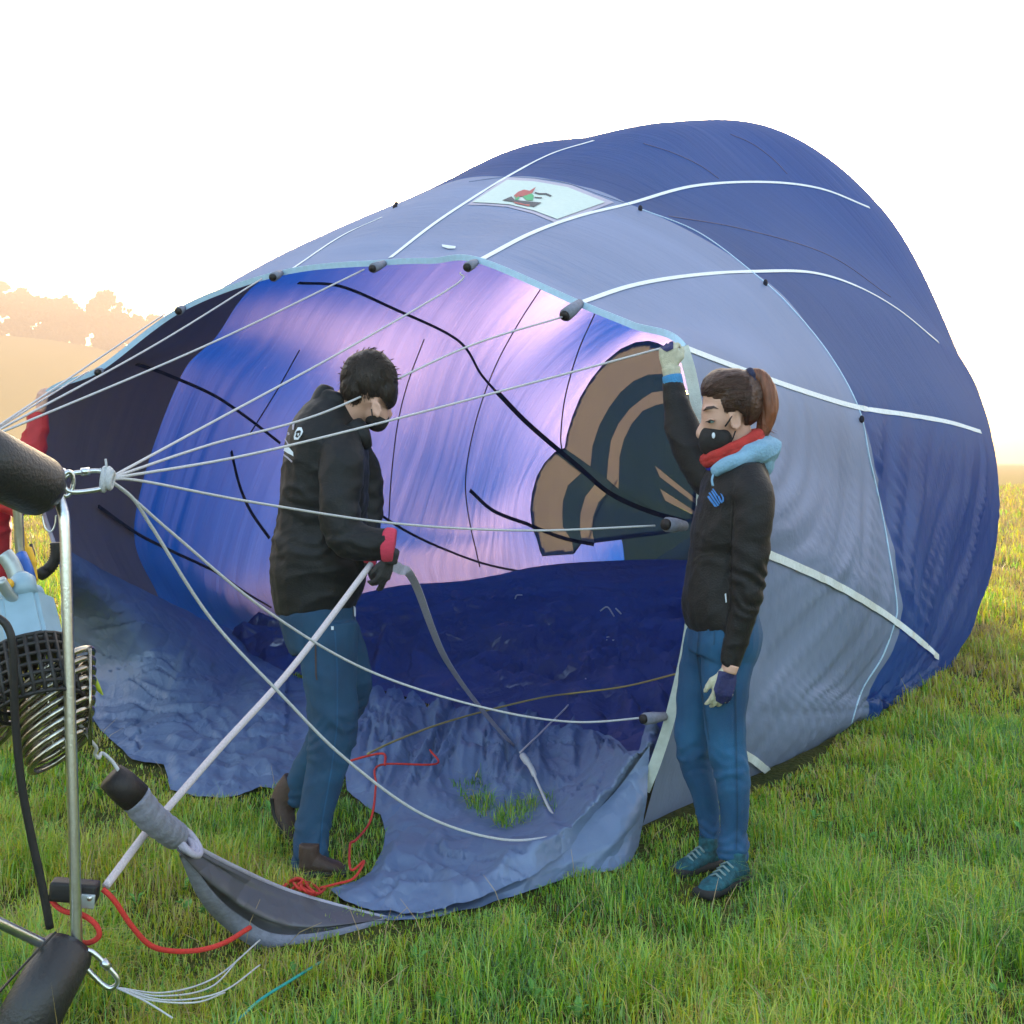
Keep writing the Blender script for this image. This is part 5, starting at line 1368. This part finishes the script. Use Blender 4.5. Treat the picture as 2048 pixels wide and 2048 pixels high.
for pl in ([(1080, 410), (1190, 410), (1150, 500), (1050, 520), (1000, 600), (980, 560)], [(1190, 410), (1240, 550), (1190, 660), (1150, 640), (1170, 540), (1130, 480)], [(990, 560), (1040, 600), (1000, 700), (1060, 740), (1130, 660), (1190, 650), (1090, 800), (960, 800), (950, 700)], [(1070, 590), (1130, 580), (1110, 660), (1070, 670)],
           [(540, 1020), (640, 980), (760, 1010), (930, 1200), (940, 1340), (880, 1300), (700, 1200), (580, 1110)], [(520, 1150), (600, 1230), (910, 1480), (890, 1530), (560, 1260)], [(600, 700), (650, 720), (800, 950), (760, 970)], [(740, 560), (800, 560), (820, 640), (760, 660)], [(900, 240), (980, 260), (950, 480), (900, 480)]):
    patch('back_print', BK(pl), M['print_white'] if pl[0][0] > 950 or pl[0][0] == 540 else M['strap'], MJ, jacket, 0.003, 2.5)
mb = MB()
for l in (m_hip, m_legn, m_legf): mb.limb(l, 18)
jn = mb.remesh(0.0068, 5)
def ml(c, n):
    kn = math.exp(-((c.z - P(1, 1470, 4.25).z) / 0.1) ** 2); an = math.exp(-((c.z - P(1, 1700, 4.2).z) / 0.09) ** 2)
    cz = c + noise.noise_vector(c * 6) * .06
    rg = max(0, 1 - 2.2 * abs(noise.noise((cz.x * 7 - cz.z * 4, cz.y * 7, cz.z * 11 + cz.x * 6))))
    return 0.005 * noise.noise((c.x * 10, c.y * 10, c.z * 12)) + 0.007 * rg * (0.4 + kn + an) + (kn * 0.002 + an * 0.004) * math.sin(c.z * 120 + 9 * noise.noise((c.x * 14, c.y * 14, c.z * 7)))
displace(jn, ml)
MLB = bvh_of(jn)
jeans = link('jeans', jn, M['jeans_dark'], man)
patch('stitching', [(630, 1290), (633, 1290), (634, 1350), (636, 1360), (633, 1360), (631, 1350)], M['boot'], MLB, jeans, 0.002, 3.0)
patch('rivet', [(662, 1253), (667, 1253), (667, 1260), (662, 1260)], M['print_white'], MLB, jeans, 0.003, 2.0)
patch('pocket', [(574, 1262), (606, 1258), (612, 1310), (594, 1324), (580, 1312)], M['jeans_dark'], MLB, jeans, 0.004, 4.0)
patch('seam', [(668, 1262), (671, 1262), (676, 1340), (676, 1450), (664, 1540), (646, 1640), (640, 1720), (637, 1720), (643, 1640), (661, 1540), (673, 1450), (673, 1340)], M['jeans'], MLB, jeans, 0.002, 4.0)
patch('shirt_tail', [(705, 1212), (711, 1216), (711, 1236), (706, 1232)], M['print_white'], MLB, jeans, 0.004, 3.0)
shoe('shoe', GP(600, 1752, 0.015), GP(676, 1752, 0.015) + Vector((0.02, .03, 0)), 0.085, 0.085, M['boot'], man, False)
mb = MB()
mb.limb([(594, 1566, 4.6, 32, .05), (574, 1592, 4.605, 30, .05), (566, 1618, 4.6, 24, .05), (574, 1650, 4.58, 18, .048), (588, 1684, 4.555, 11, .042)], 16)
bo = mb.remesh(0.0065, 3); bt = link('shoe', bo, M['boot'], man)
v_, f_ = ribbon_mesh([P(546, 1596, 4.6), P(552, 1630, 4.59), P(566, 1660, 4.57), P(582, 1690, 4.55)], [Vector((-1, -.3, -.3)).normalized()] * 4, [.07, .075, .08, .06], 0.012)
build('sole', v_, f_, M['sole'], bt)
# hair
mb = MB()
mb.ellipsoid(P(738, 760, 4.33), (58 * px, 0, -8 * px), (0, .084, 0), (6 * px, 0, 60 * px), 26, 18)
mb.ellipsoid(P(712, 778, 4.33), (32 * px, 0, 0), (0, .08, 0), (0, 0, 42 * px), 22, 14)
mb.ellipsoid(P(772, 785, 4.33), (24 * px, 0, 0), (0, .07, 0), (0, 0, 36 * px), 20, 12)
mb.ellipsoid(P(742, 722, 4.33), (34 * px, 0, 0), (0, .06, 0), (0, 0, 24 * px), 20, 12)
hm = mb.remesh(0.005, 4)
bm = bmesh.new(); bm.from_mesh(hm)
face = [(760, 796), (772, 812), (780, 830), (700, 900), (640, 860), (668, 792), (700, 806), (722, 824), (738, 822), (748, 796)]
dele = [v for v in bm.verts if pip(1024 + v.co.x / v.co.y * FPX, HORIZON + (EYE - v.co.z) / v.co.y * FPX, face) and v.co.y < 4.36]
bmesh.ops.delete(bm, geom=dele, context='VERTS'); bm.to_mesh(hm); bm.free()
displace(hm, lambda c, n: 0.0025 * noise.noise((c.x * 45, c.y * 45, c.z * 28)) + 0.0015 * noise.noise((c.x * 110, c.y * 110, c.z * 60)))
hair = link('hair', hm, M['hair_dark'], man)
# tufts that break the outline
r_ = random.Random(5); mb = MB()
for k_ in range(40):
    a, b2 = r_.uniform(0, 6.28), r_.uniform(0.05, 1.75)
    d = Vector((math.sin(b2) * math.cos(a), math.sin(b2) * math.sin(a), math.cos(b2)))
    p = P(738, 760, 4.33) + Vector((d.x * 57 * px, d.y * .083, d.z * 60 * px))
    if p.y > 4.42: continue
    dirn = (d + Vector((.9, -.1, -.25)) * .9).normalized()
    mb.tube([p - dirn * .008, p + dirn * .008 + d * .003, p + dirn * .016], [.0022, .002, .0006], 4)
mb.build('hair_tuft', M['hair_dark'], hair)
HB = bvh_of(hm); ln_ = []
for k_ in range(260):
    a = r_.uniform(0, 6.28)
    cx_, cy_ = 728 + r_.uniform(-16, 16), 728 + r_.uniform(-10, 12)
    ex_, ey_ = 738 + 56 * math.cos(a) + r_.uniform(-4, 4), 762 + 56 * math.sin(a) + r_.uniform(-4, 4)
    ln_.append(((cx_ + (ex_ - cx_) * r_.uniform(0, .4), cy_ + (ey_ - cy_) * r_.uniform(0, .4)), (ex_, ey_), r_.uniform(-4, 7)))
strands(ln_, HB, .0011, .0010, M['hair_dark'], hair, 8, .002)
mb = MB()
mb.ellipsoid(P(753, 842, 4.34), (22 * px, 0, 3 * px), (0, .060, 0), (-5 * px, 0, 22 * px), 20, 12)
mb.ellipsoid(P(763, 838, 4.35), (16 * px, 0, 0), (0, .045, 0), (0, 0, 20 * px), 20, 12)
mk_ = mb.remesh(0.005, 4); mask = link('mask', mk_, M['mask'], man)
MB().tube([P(752, 850, 4.272), P(745, 836, 4.266), P(743, 818, 4.262)], 0.0024, 6).build('ear_loop', M['mask'], mask)
# gloves
fw, bk_, th = (-0.25, -0.1, -1), (1, -0.7, 0), (-0.3, -1, 0)
s_ = curl_sign(fw, bk_, th)
gl = hand('glove', P(776, 1118, 4.11), fw, bk_, th, 0.135, [s_ * .6, s_ * .65, s_ * .7, s_ * .7], 0.4, M['glove_dark'], man)
mb = MB(); mb.limb([(770, 1090, 4.105, 36, .052), (782, 1091, 4.10, 36, .052), (790, 1092, 4.10, 33, .048)], 18)
cf = mb.remesh(0.005, 2); link('cuff', cf, M['cuff_red'], gl)
MB().limb([(784, 1100, 4.10, 16, .03), (778, 1122, 4.11, 17, .032)], 14).build('glove_gauntlet', M['glove_dark'], gl)
fw, bk_, th = (0.9, -0.2, -0.75), (0.5, -0.3, 1), (0.6, -1, 0.2)
s_ = curl_sign(fw, bk_, th)
gl = hand('glove', P(738, 1130, 4.2), fw, bk_, th, 0.13, [s_ * .7, s_ * .75, s_ * .8, s_ * .85], 0.5, M['glove_dark'], man)
MB().limb([(738, 1118, 4.22, 12, .034), (744, 1140, 4.2, 11, .03)], 14).build('cuff', M['cuff_red'], gl)

# ---- helper in red at the far corner, mostly outside the picture
helper = empty('person', GP(-75, 1462), 'person in red jacket at the left edge gripping the far corner of the balloon mouth', 'person')
r_torso = [(-62, 868, 6.3, 20, .06), (-60, 895, 6.3, 62, .12), (-58, 960, 6.3, 76, .15), (-52, 1050, 6.3, 72, .14), (-55, 1140, 6.3, 72, .15), (-58, 1180, 6.3, 66, .14)]
r_arm = [(-2, 915, 6.27, 36, .07), (16, 970, 6.2, 34, .065), (26, 1010, 6.16, 32, .06), (50, 955, 6.2, 29, .056), (66, 890, 6.28, 25, .05), (78, 828, 6.33, 19, .042)]
r_far = [(-115, 920, 6.3, 34, .07), (-128, 1010, 6.3, 32, .06), (-122, 1100, 6.25, 26, .05)]
r_hip = [(-58, 1160, 6.3, 62, .13), (-58, 1210, 6.3, 68, .14), (-58, 1250, 6.3, 60, .12)]
r_leg1 = [(-32, 1220, 6.28, 36, .08), (-30, 1330, 6.28, 28, .065), (-28, 1430, 6.3, 22, .05), (-28, 1458, 6.3, 22, .05)]
r_leg2 = [(-86, 1220, 6.32, 36, .08), (-90, 1330, 6.32, 28, .065), (-92, 1430, 6.32, 22, .05), (-92, 1458, 6.32, 22, .05)]
mb = MB()
for l in inner([r_torso, r_arm, r_far, r_hip, r_leg1, r_leg2]): mb.limb(l)
px = 6.3 / FPX
mb.limb([(-62, 890, 6.3, 22, .05), (-60, 850, 6.3, 20, .048), (-56, 825, 6.3, 22, .05)])
mb.ellipsoid(P(-56, 812, 6.3), (34 * px, 0, 0), (0, .075, 0), (0, 0, 44 * px), 20, 14)
mb.ellipsoid(P(-44, 834, 6.3), (20 * px, 0, 0), (0, .055, 0), (0, 0, 28 * px), 16, 10)
mb.limb([(-28, 822, 6.3, 4, .01), (-20, 836, 6.3, 5, .012), (-28, 840, 6.3, 6, .012)], 8)
link('body', mb.remesh(0.008, 4), M['skin'], helper)
mb = MB()
for l in (r_torso, r_arm, r_far): mb.limb(l)
jk = mb.remesh(0.012, 3); displace(jk, folds(0.014, 8, 13, 2, 0.01)); link('jacket', jk, M['red_jacket'], helper)
mb = MB()
for l in (r_hip, r_leg1, r_leg2): mb.limb(l)
link('jeans', mb.remesh(0.012, 3), M['jeans_dark'], helper)
mb = MB(); mb.ellipsoid(P(-60, 802, 6.3), (36 * px, 0, 0), (0, .08, 0), (0, 0, 40 * px), 18, 12); mb.build('hair', M['hair_dark'], helper)
for x in (-28, -92): shoe('shoe', GP(x - 14, 1470, 0.012), GP(x + 30, 1474, 0.012), 0.08, 0.09, M['boot'], helper, False)
fw, bk_, th = (0.15, -0.1, 1), (-0.6, -1, 0), (-1, 0.2, 0)
s_ = curl_sign(fw, bk_, th)
hand('hand', P(82, 818, 6.34), fw, bk_, th, 0.16, [s_ * .8] * 4, 0.4, M['skin'], helper)
fw = (0.1, -0.3, -1)
hand('hand', P(-120, 1112, 6.24), fw, (-1, -0.3, 0), (0.4, -1, 0), 0.16, [curl_sign(fw, (-1, -0.3, 0), (0.4, -1, 0)) * .4] * 4, 0.3, M['skin'], helper)

# ------------------------------------------------------------------ grass
def in_poly(x, y, poly):
    ins = np.zeros(len(x), bool); n = len(poly)
    for i in range(n):
        x1, y1 = poly[i]; x2, y2 = poly[(i + 1) % n]
        c = (y1 > y) != (y2 > y)
        with np.errstate(divide='ignore', invalid='ignore'):
            xi = (x2 - x1) * (y - y1) / (y2 - y1 + 1e-12) + x1
        ins ^= c & (x < xi)
    return ins
sk_xy = [(p.x, p.y) for p in SK_G]
ho_xy = [[(p.x, p.y) for p in h] for h in HOLES_G]
floor_xy = [(p.x, p.y) for p in fr] + [(p.x, p.y) for p in bk[::-1]]
foot_xy = [(0.50, 4.70), (0.9, 5.12), (1.22, 5.46), (1.5, 5.92), (1.80, 6.66), (2.36, 7.75), (2.9, 8.9), (3.2, 10.2), (2.8, 12.2), (1.0, 12.6), (0.2, 8), (0.35, 5.4)]
def lattice_noise(x, y, s, seed):
    r0 = np.random.default_rng(seed).random((64, 64))
    fx, fy = x * s, y * s
    ix, iy = np.floor(fx).astype(int), np.floor(fy).astype(int); u, w = fx - ix, fy - iy
    u = u * u * (3 - 2 * u); w = w * w * (3 - 2 * w)
    g_ = lambda a, b_: r0[a % 64, b_ % 64]
    return (g_(ix, iy) * (1 - u) + g_(ix + 1, iy) * u) * (1 - w) + (g_(ix, iy + 1) * (1 - u) + g_(ix + 1, iy + 1) * u) * w
BX, BY, BH, BW = [], [], [], []
for y0, y1, den, hh, ww in ((2.5, 3.6, 10500, .10, .0031), (3.6, 5, 8500, .098, .0034), (5, 7, 4400, .09, .005), (7, 10, 2000, .10, .007), (10, 16, 750, .11, .010), (16, 30, 220, .14, .02), (30, 70, 40, .22, .05)):
    half1 = 0.43 * y1 + 2.6
    n = int(den * (y1 - y0) * half1 * 2)
    x = rng.uniform(-half1, half1, n); y = rng.uniform(y0, y1, n)
    keep = np.abs(x) < 0.43 * y + 0.7 + np.where((y < 10) & (rng.random(n) < .5), 1.9, 0.0)
    cl = lattice_noise(x, y, 3.1, 1) * .6 + lattice_noise(x, y, 9.0, 2) * .4
    keep &= rng.random(n) < 0.15 + 1.35 * cl
    out_ = in_poly(x, y, sk_xy)
    for h in ho_xy: out_ &= ~in_poly(x, y, h)
    keep &= ~out_ & ~in_poly(x, y, floor_xy) & ~in_poly(x, y, foot_xy)
    x, y, cl = x[keep], y[keep], cl[keep]
    BX.append(x); BY.append(y); BH.append(hh * (0.25 + 1.9 * cl ** 1.6) * rng.uniform(.55, 1.35, len(x))); BW.append(ww * rng.uniform(.6, 1.3, len(x)))
BX, BY, BH, BW = map(np.concatenate, (BX, BY, BH, BW))
# blades stay under the raised cloth edges and off the shoes
n = len(BX)
edge = [(p.x, p.y) for p in resample(catmull([W(x_, y_, 0) for x_, y_ in foot_xy[:8]], 6), 60)] + [(p.x, p.y) for p in resample(SK_G, 150)] + [(0.70, 4.12), (0.62, 4.05), (0.66, 4.22), (-.70, 4.2), (-.66, 4.2)] + [(p.x, p.y) for p in resample(catmull(bot_row, 6), 60)] + [(p.x, p.y) for p in resample(catmull(lip_bot, 6), 50)]
near = BY < 9.5
dmin = np.full(n, 9.0)
for ex, ey in edge: dmin[near] = np.minimum(dmin[near], np.hypot(BX[near] - ex, (BY[near] - ey) * .8))
BH *= np.clip(0.22 + dmin * 3.0, 0, 1)
tall = (rng.random(n) < 0.012) & (dmin > .2)
BH[tall] *= 1.9; BW[tall] *= .55
az = rng.uniform(0, 2 * np.pi, n); ln = rng.uniform(.1, 1.25, n) ** 1.0 * BH
lx, ly = np.cos(az) * ln, np.sin(az) * ln
pa = az + rng.uniform(1.0, 2.1, n); wx, wy = np.cos(pa) * BW / 2, np.sin(pa) * BW / 2
V = np.empty((n, 5, 3), np.float32)
V[:, 0] = np.stack([BX - wx, BY - wy, np.full(n, -.004)], 1); V[:, 1] = np.stack([BX + wx, BY + wy, np.full(n, -.004)], 1)
V[:, 2] = np.stack([BX + lx * .38 - wx * .8, BY + ly * .38 - wy * .8, BH * .62], 1); V[:, 3] = np.stack([BX + lx * .38 + wx * .8, BY + ly * .38 + wy * .8, BH * .62], 1)
V[:, 4] = np.stack([BX + lx, BY + ly, BH * (1 - .42 * (ln / BH) ** 1.5)], 1)
base = np.arange(n)[:, None] * 5
F = np.concatenate([base + np.array([0, 1, 3]), base + np.array([0, 3, 2]), base + np.array([2, 3, 4])], 1).reshape(-1, 3)
me = bpy.data.meshes.new('grass')
me.vertices.add(n * 5); me.vertices.foreach_set('co', V.ravel())
me.loops.add(len(F) * 3); me.loops.foreach_set('vertex_index', F.ravel().astype(np.int32))
me.polygons.add(len(F)); me.polygons.foreach_set('loop_start', np.arange(0, len(F) * 3, 3, dtype=np.int32))
me.update(calc_edges=True)
tone = np.clip(rng.normal(.60, .22, n) + .5 * (lattice_noise(BX, BY, 1.3, 5) - .5) + .25 * (lattice_noise(BX, BY, 5, 6) - .5) + .35 * (lattice_noise(BX, BY, .7, 11) - .5) + np.clip((BY - 6) * .04, 0, .38), 0, 1)  # last term: farther blades go golden, low sunlight painted into their tone
tone[rng.random(n) < .05] = .98
at = me.attributes.new('tone', 'FLOAT', 'POINT'); at.data.foreach_set('value', np.repeat(tone, 5).astype(np.float32))
m = bpy.data.materials.new('grass_blades'); m.use_nodes = True; t = m.node_tree; t.nodes.clear()
out = t.nodes.new('ShaderNodeOutputMaterial'); a_ = t.nodes.new('ShaderNodeAttribute'); a_.attribute_name = 'tone'
cr = t.nodes.new('ShaderNodeValToRGB'); el = cr.color_ramp.elements
el[0].position = 0.0; el[0].color = (0.022, 0.10, 0.010, 1); el[1].position = 1.0; el[1].color = (0.40, 0.30, 0.09, 1)
for p_, c_ in ((.3, (0.10, 0.36, 0.009, 1)), (.58, (0.32, 0.56, 0.008, 1)), (.85, (0.62, 0.56, 0.012, 1))):
    e_ = el.new(p_); e_.color = c_
t.links.new(a_.outputs['Fac'], cr.inputs[0])
d = t.nodes.new('ShaderNodeBsdfDiffuse'); tr = t.nodes.new('ShaderNodeBsdfTranslucent'); mxs = t.nodes.new('ShaderNodeMixShader'); mxs.inputs[0].default_value = .5
gl_ = t.nodes.new('ShaderNodeBsdfGlossy'); gl_.inputs['Roughness'].default_value = .45; mx2 = t.nodes.new('ShaderNodeMixShader'); mx2.inputs[0].default_value = .09
t.links.new(cr.outputs[0], d.inputs[0]); t.links.new(cr.outputs[0], tr.inputs[0])
t.links.new(d.outputs[0], mxs.inputs[1]); t.links.new(tr.outputs[0], mxs.inputs[2]); t.links.new(mxs.outputs[0], mx2.inputs[1]); t.links.new(gl_.outputs[0], mx2.inputs[2])
t.links.new(mx2.outputs[0], out.inputs[0])
tag(link('grass', me, m, None, False), 'lush green meadow grass round the balloon', 'grass', kind='stuff')

# broad-leaved weeds and dead stalks between the blades
wv_, wf_ = [], []
edge_np = np.array(edge)
for k_ in range(260):
    y_ = 2.7 + 5.5 * random.random() ** 1.4; x_ = random.uniform(-1, 1) * (0.42 * y_ + .2)
    a1 = np.array([x_]); a2 = np.array([y_])
    if in_poly(a1, a2, sk_xy)[0] or in_poly(a1, a2, floor_xy)[0] or in_poly(a1, a2, foot_xy)[0] or np.min(np.hypot(edge_np[:, 0] - x_, edge_np[:, 1] - y_)) < .16: continue
    for q in range(random.randint(3, 6)):
        a = random.uniform(0, 6.28); L = random.uniform(.02, .045); w_ = L * random.uniform(.18, .3); up_ = random.uniform(.02, .05)
        d_ = Vector((math.cos(a), math.sin(a), 0)); s_ = Vector((-d_.y, d_.x, 0)); o_ = Vector((x_, y_, .02))
        i = len(wv_)
        wv_ += [o_, o_ + d_ * L * .5 + s_ * w_ + Vector((0, 0, up_ * .8)), o_ + d_ * L + Vector((0, 0, up_ * .9)), o_ + d_ * L * .5 - s_ * w_ + Vector((0, 0, up_ * .8)), o_ + d_ * L * .5 + Vector((0, 0, up_ * .65))]
        wf_ += [(i, i + 1, i + 4), (i + 1, i + 2, i + 4), (i + 2, i + 3, i + 4), (i + 3, i, i + 4)]
M['weed'] = mk('broad_weed_leaf', (0.085, 0.24, 0.03), 0.5, 0.3, 8, 0.0)
tag(build('meadow_weeds', wv_, wf_, M['weed'], None, False), 'broad leaved weeds scattered through the meadow grass', 'weeds', kind='stuff')
mb = MB()
for k_ in range(150):
    y_ = 2.75 + 3.5 * random.random(); x_ = random.uniform(-1, 1) * (0.42 * y_ + .1)
    a1 = np.array([x_]); a2 = np.array([y_])
    if in_poly(a1, a2, sk_xy)[0] or in_poly(a1, a2, floor_xy)[0] or in_poly(a1, a2, foot_xy)[0]: continue
    a = random.uniform(0, 6.28); h_ = random.uniform(.08, .17); l_ = random.uniform(.02, .12)
    mb.tube([(x_, y_, 0), (x_ + math.cos(a) * l_ * .4, y_ + math.sin(a) * l_ * .4, h_ * .6), (x_ + math.cos(a) * l_, y_ + math.sin(a) * l_, h_)], [.0014, .0011, .0006], 4)
M['straw'] = mk('dry_straw', (0.42, 0.30, 0.15), 0.7, 0.2, 8, 0.0)
tag(mb.build('dry_stalks', M['straw']), 'dry straw coloured stalks standing in the meadow', 'stalks', kind='stuff')

# ------------------------------------------------------------------ morning mist
mb = MB(); mb.box((0, 350, 39.0), (900, 0, 0), (0, 380, 0), (0, 0, 41.0))
hz = mb.build('haze', None, None, False)
m = bpy.data.materials.new('mist'); m.use_nodes = True; t = m.node_tree; t.nodes.clear()
out = t.nodes.new('ShaderNodeOutputMaterial'); pv = t.nodes.new('ShaderNodeVolumePrincipled')
pv.inputs['Color'].default_value = (0.60, 0.50, 0.43, 1); pv.inputs['Density'].default_value = 0.0026; pv.inputs['Anisotropy'].default_value = 0.0
t.links.new(pv.outputs[0], out.inputs['Volume'])
hz.data.materials.append(m); tag(hz, kind='stuff')
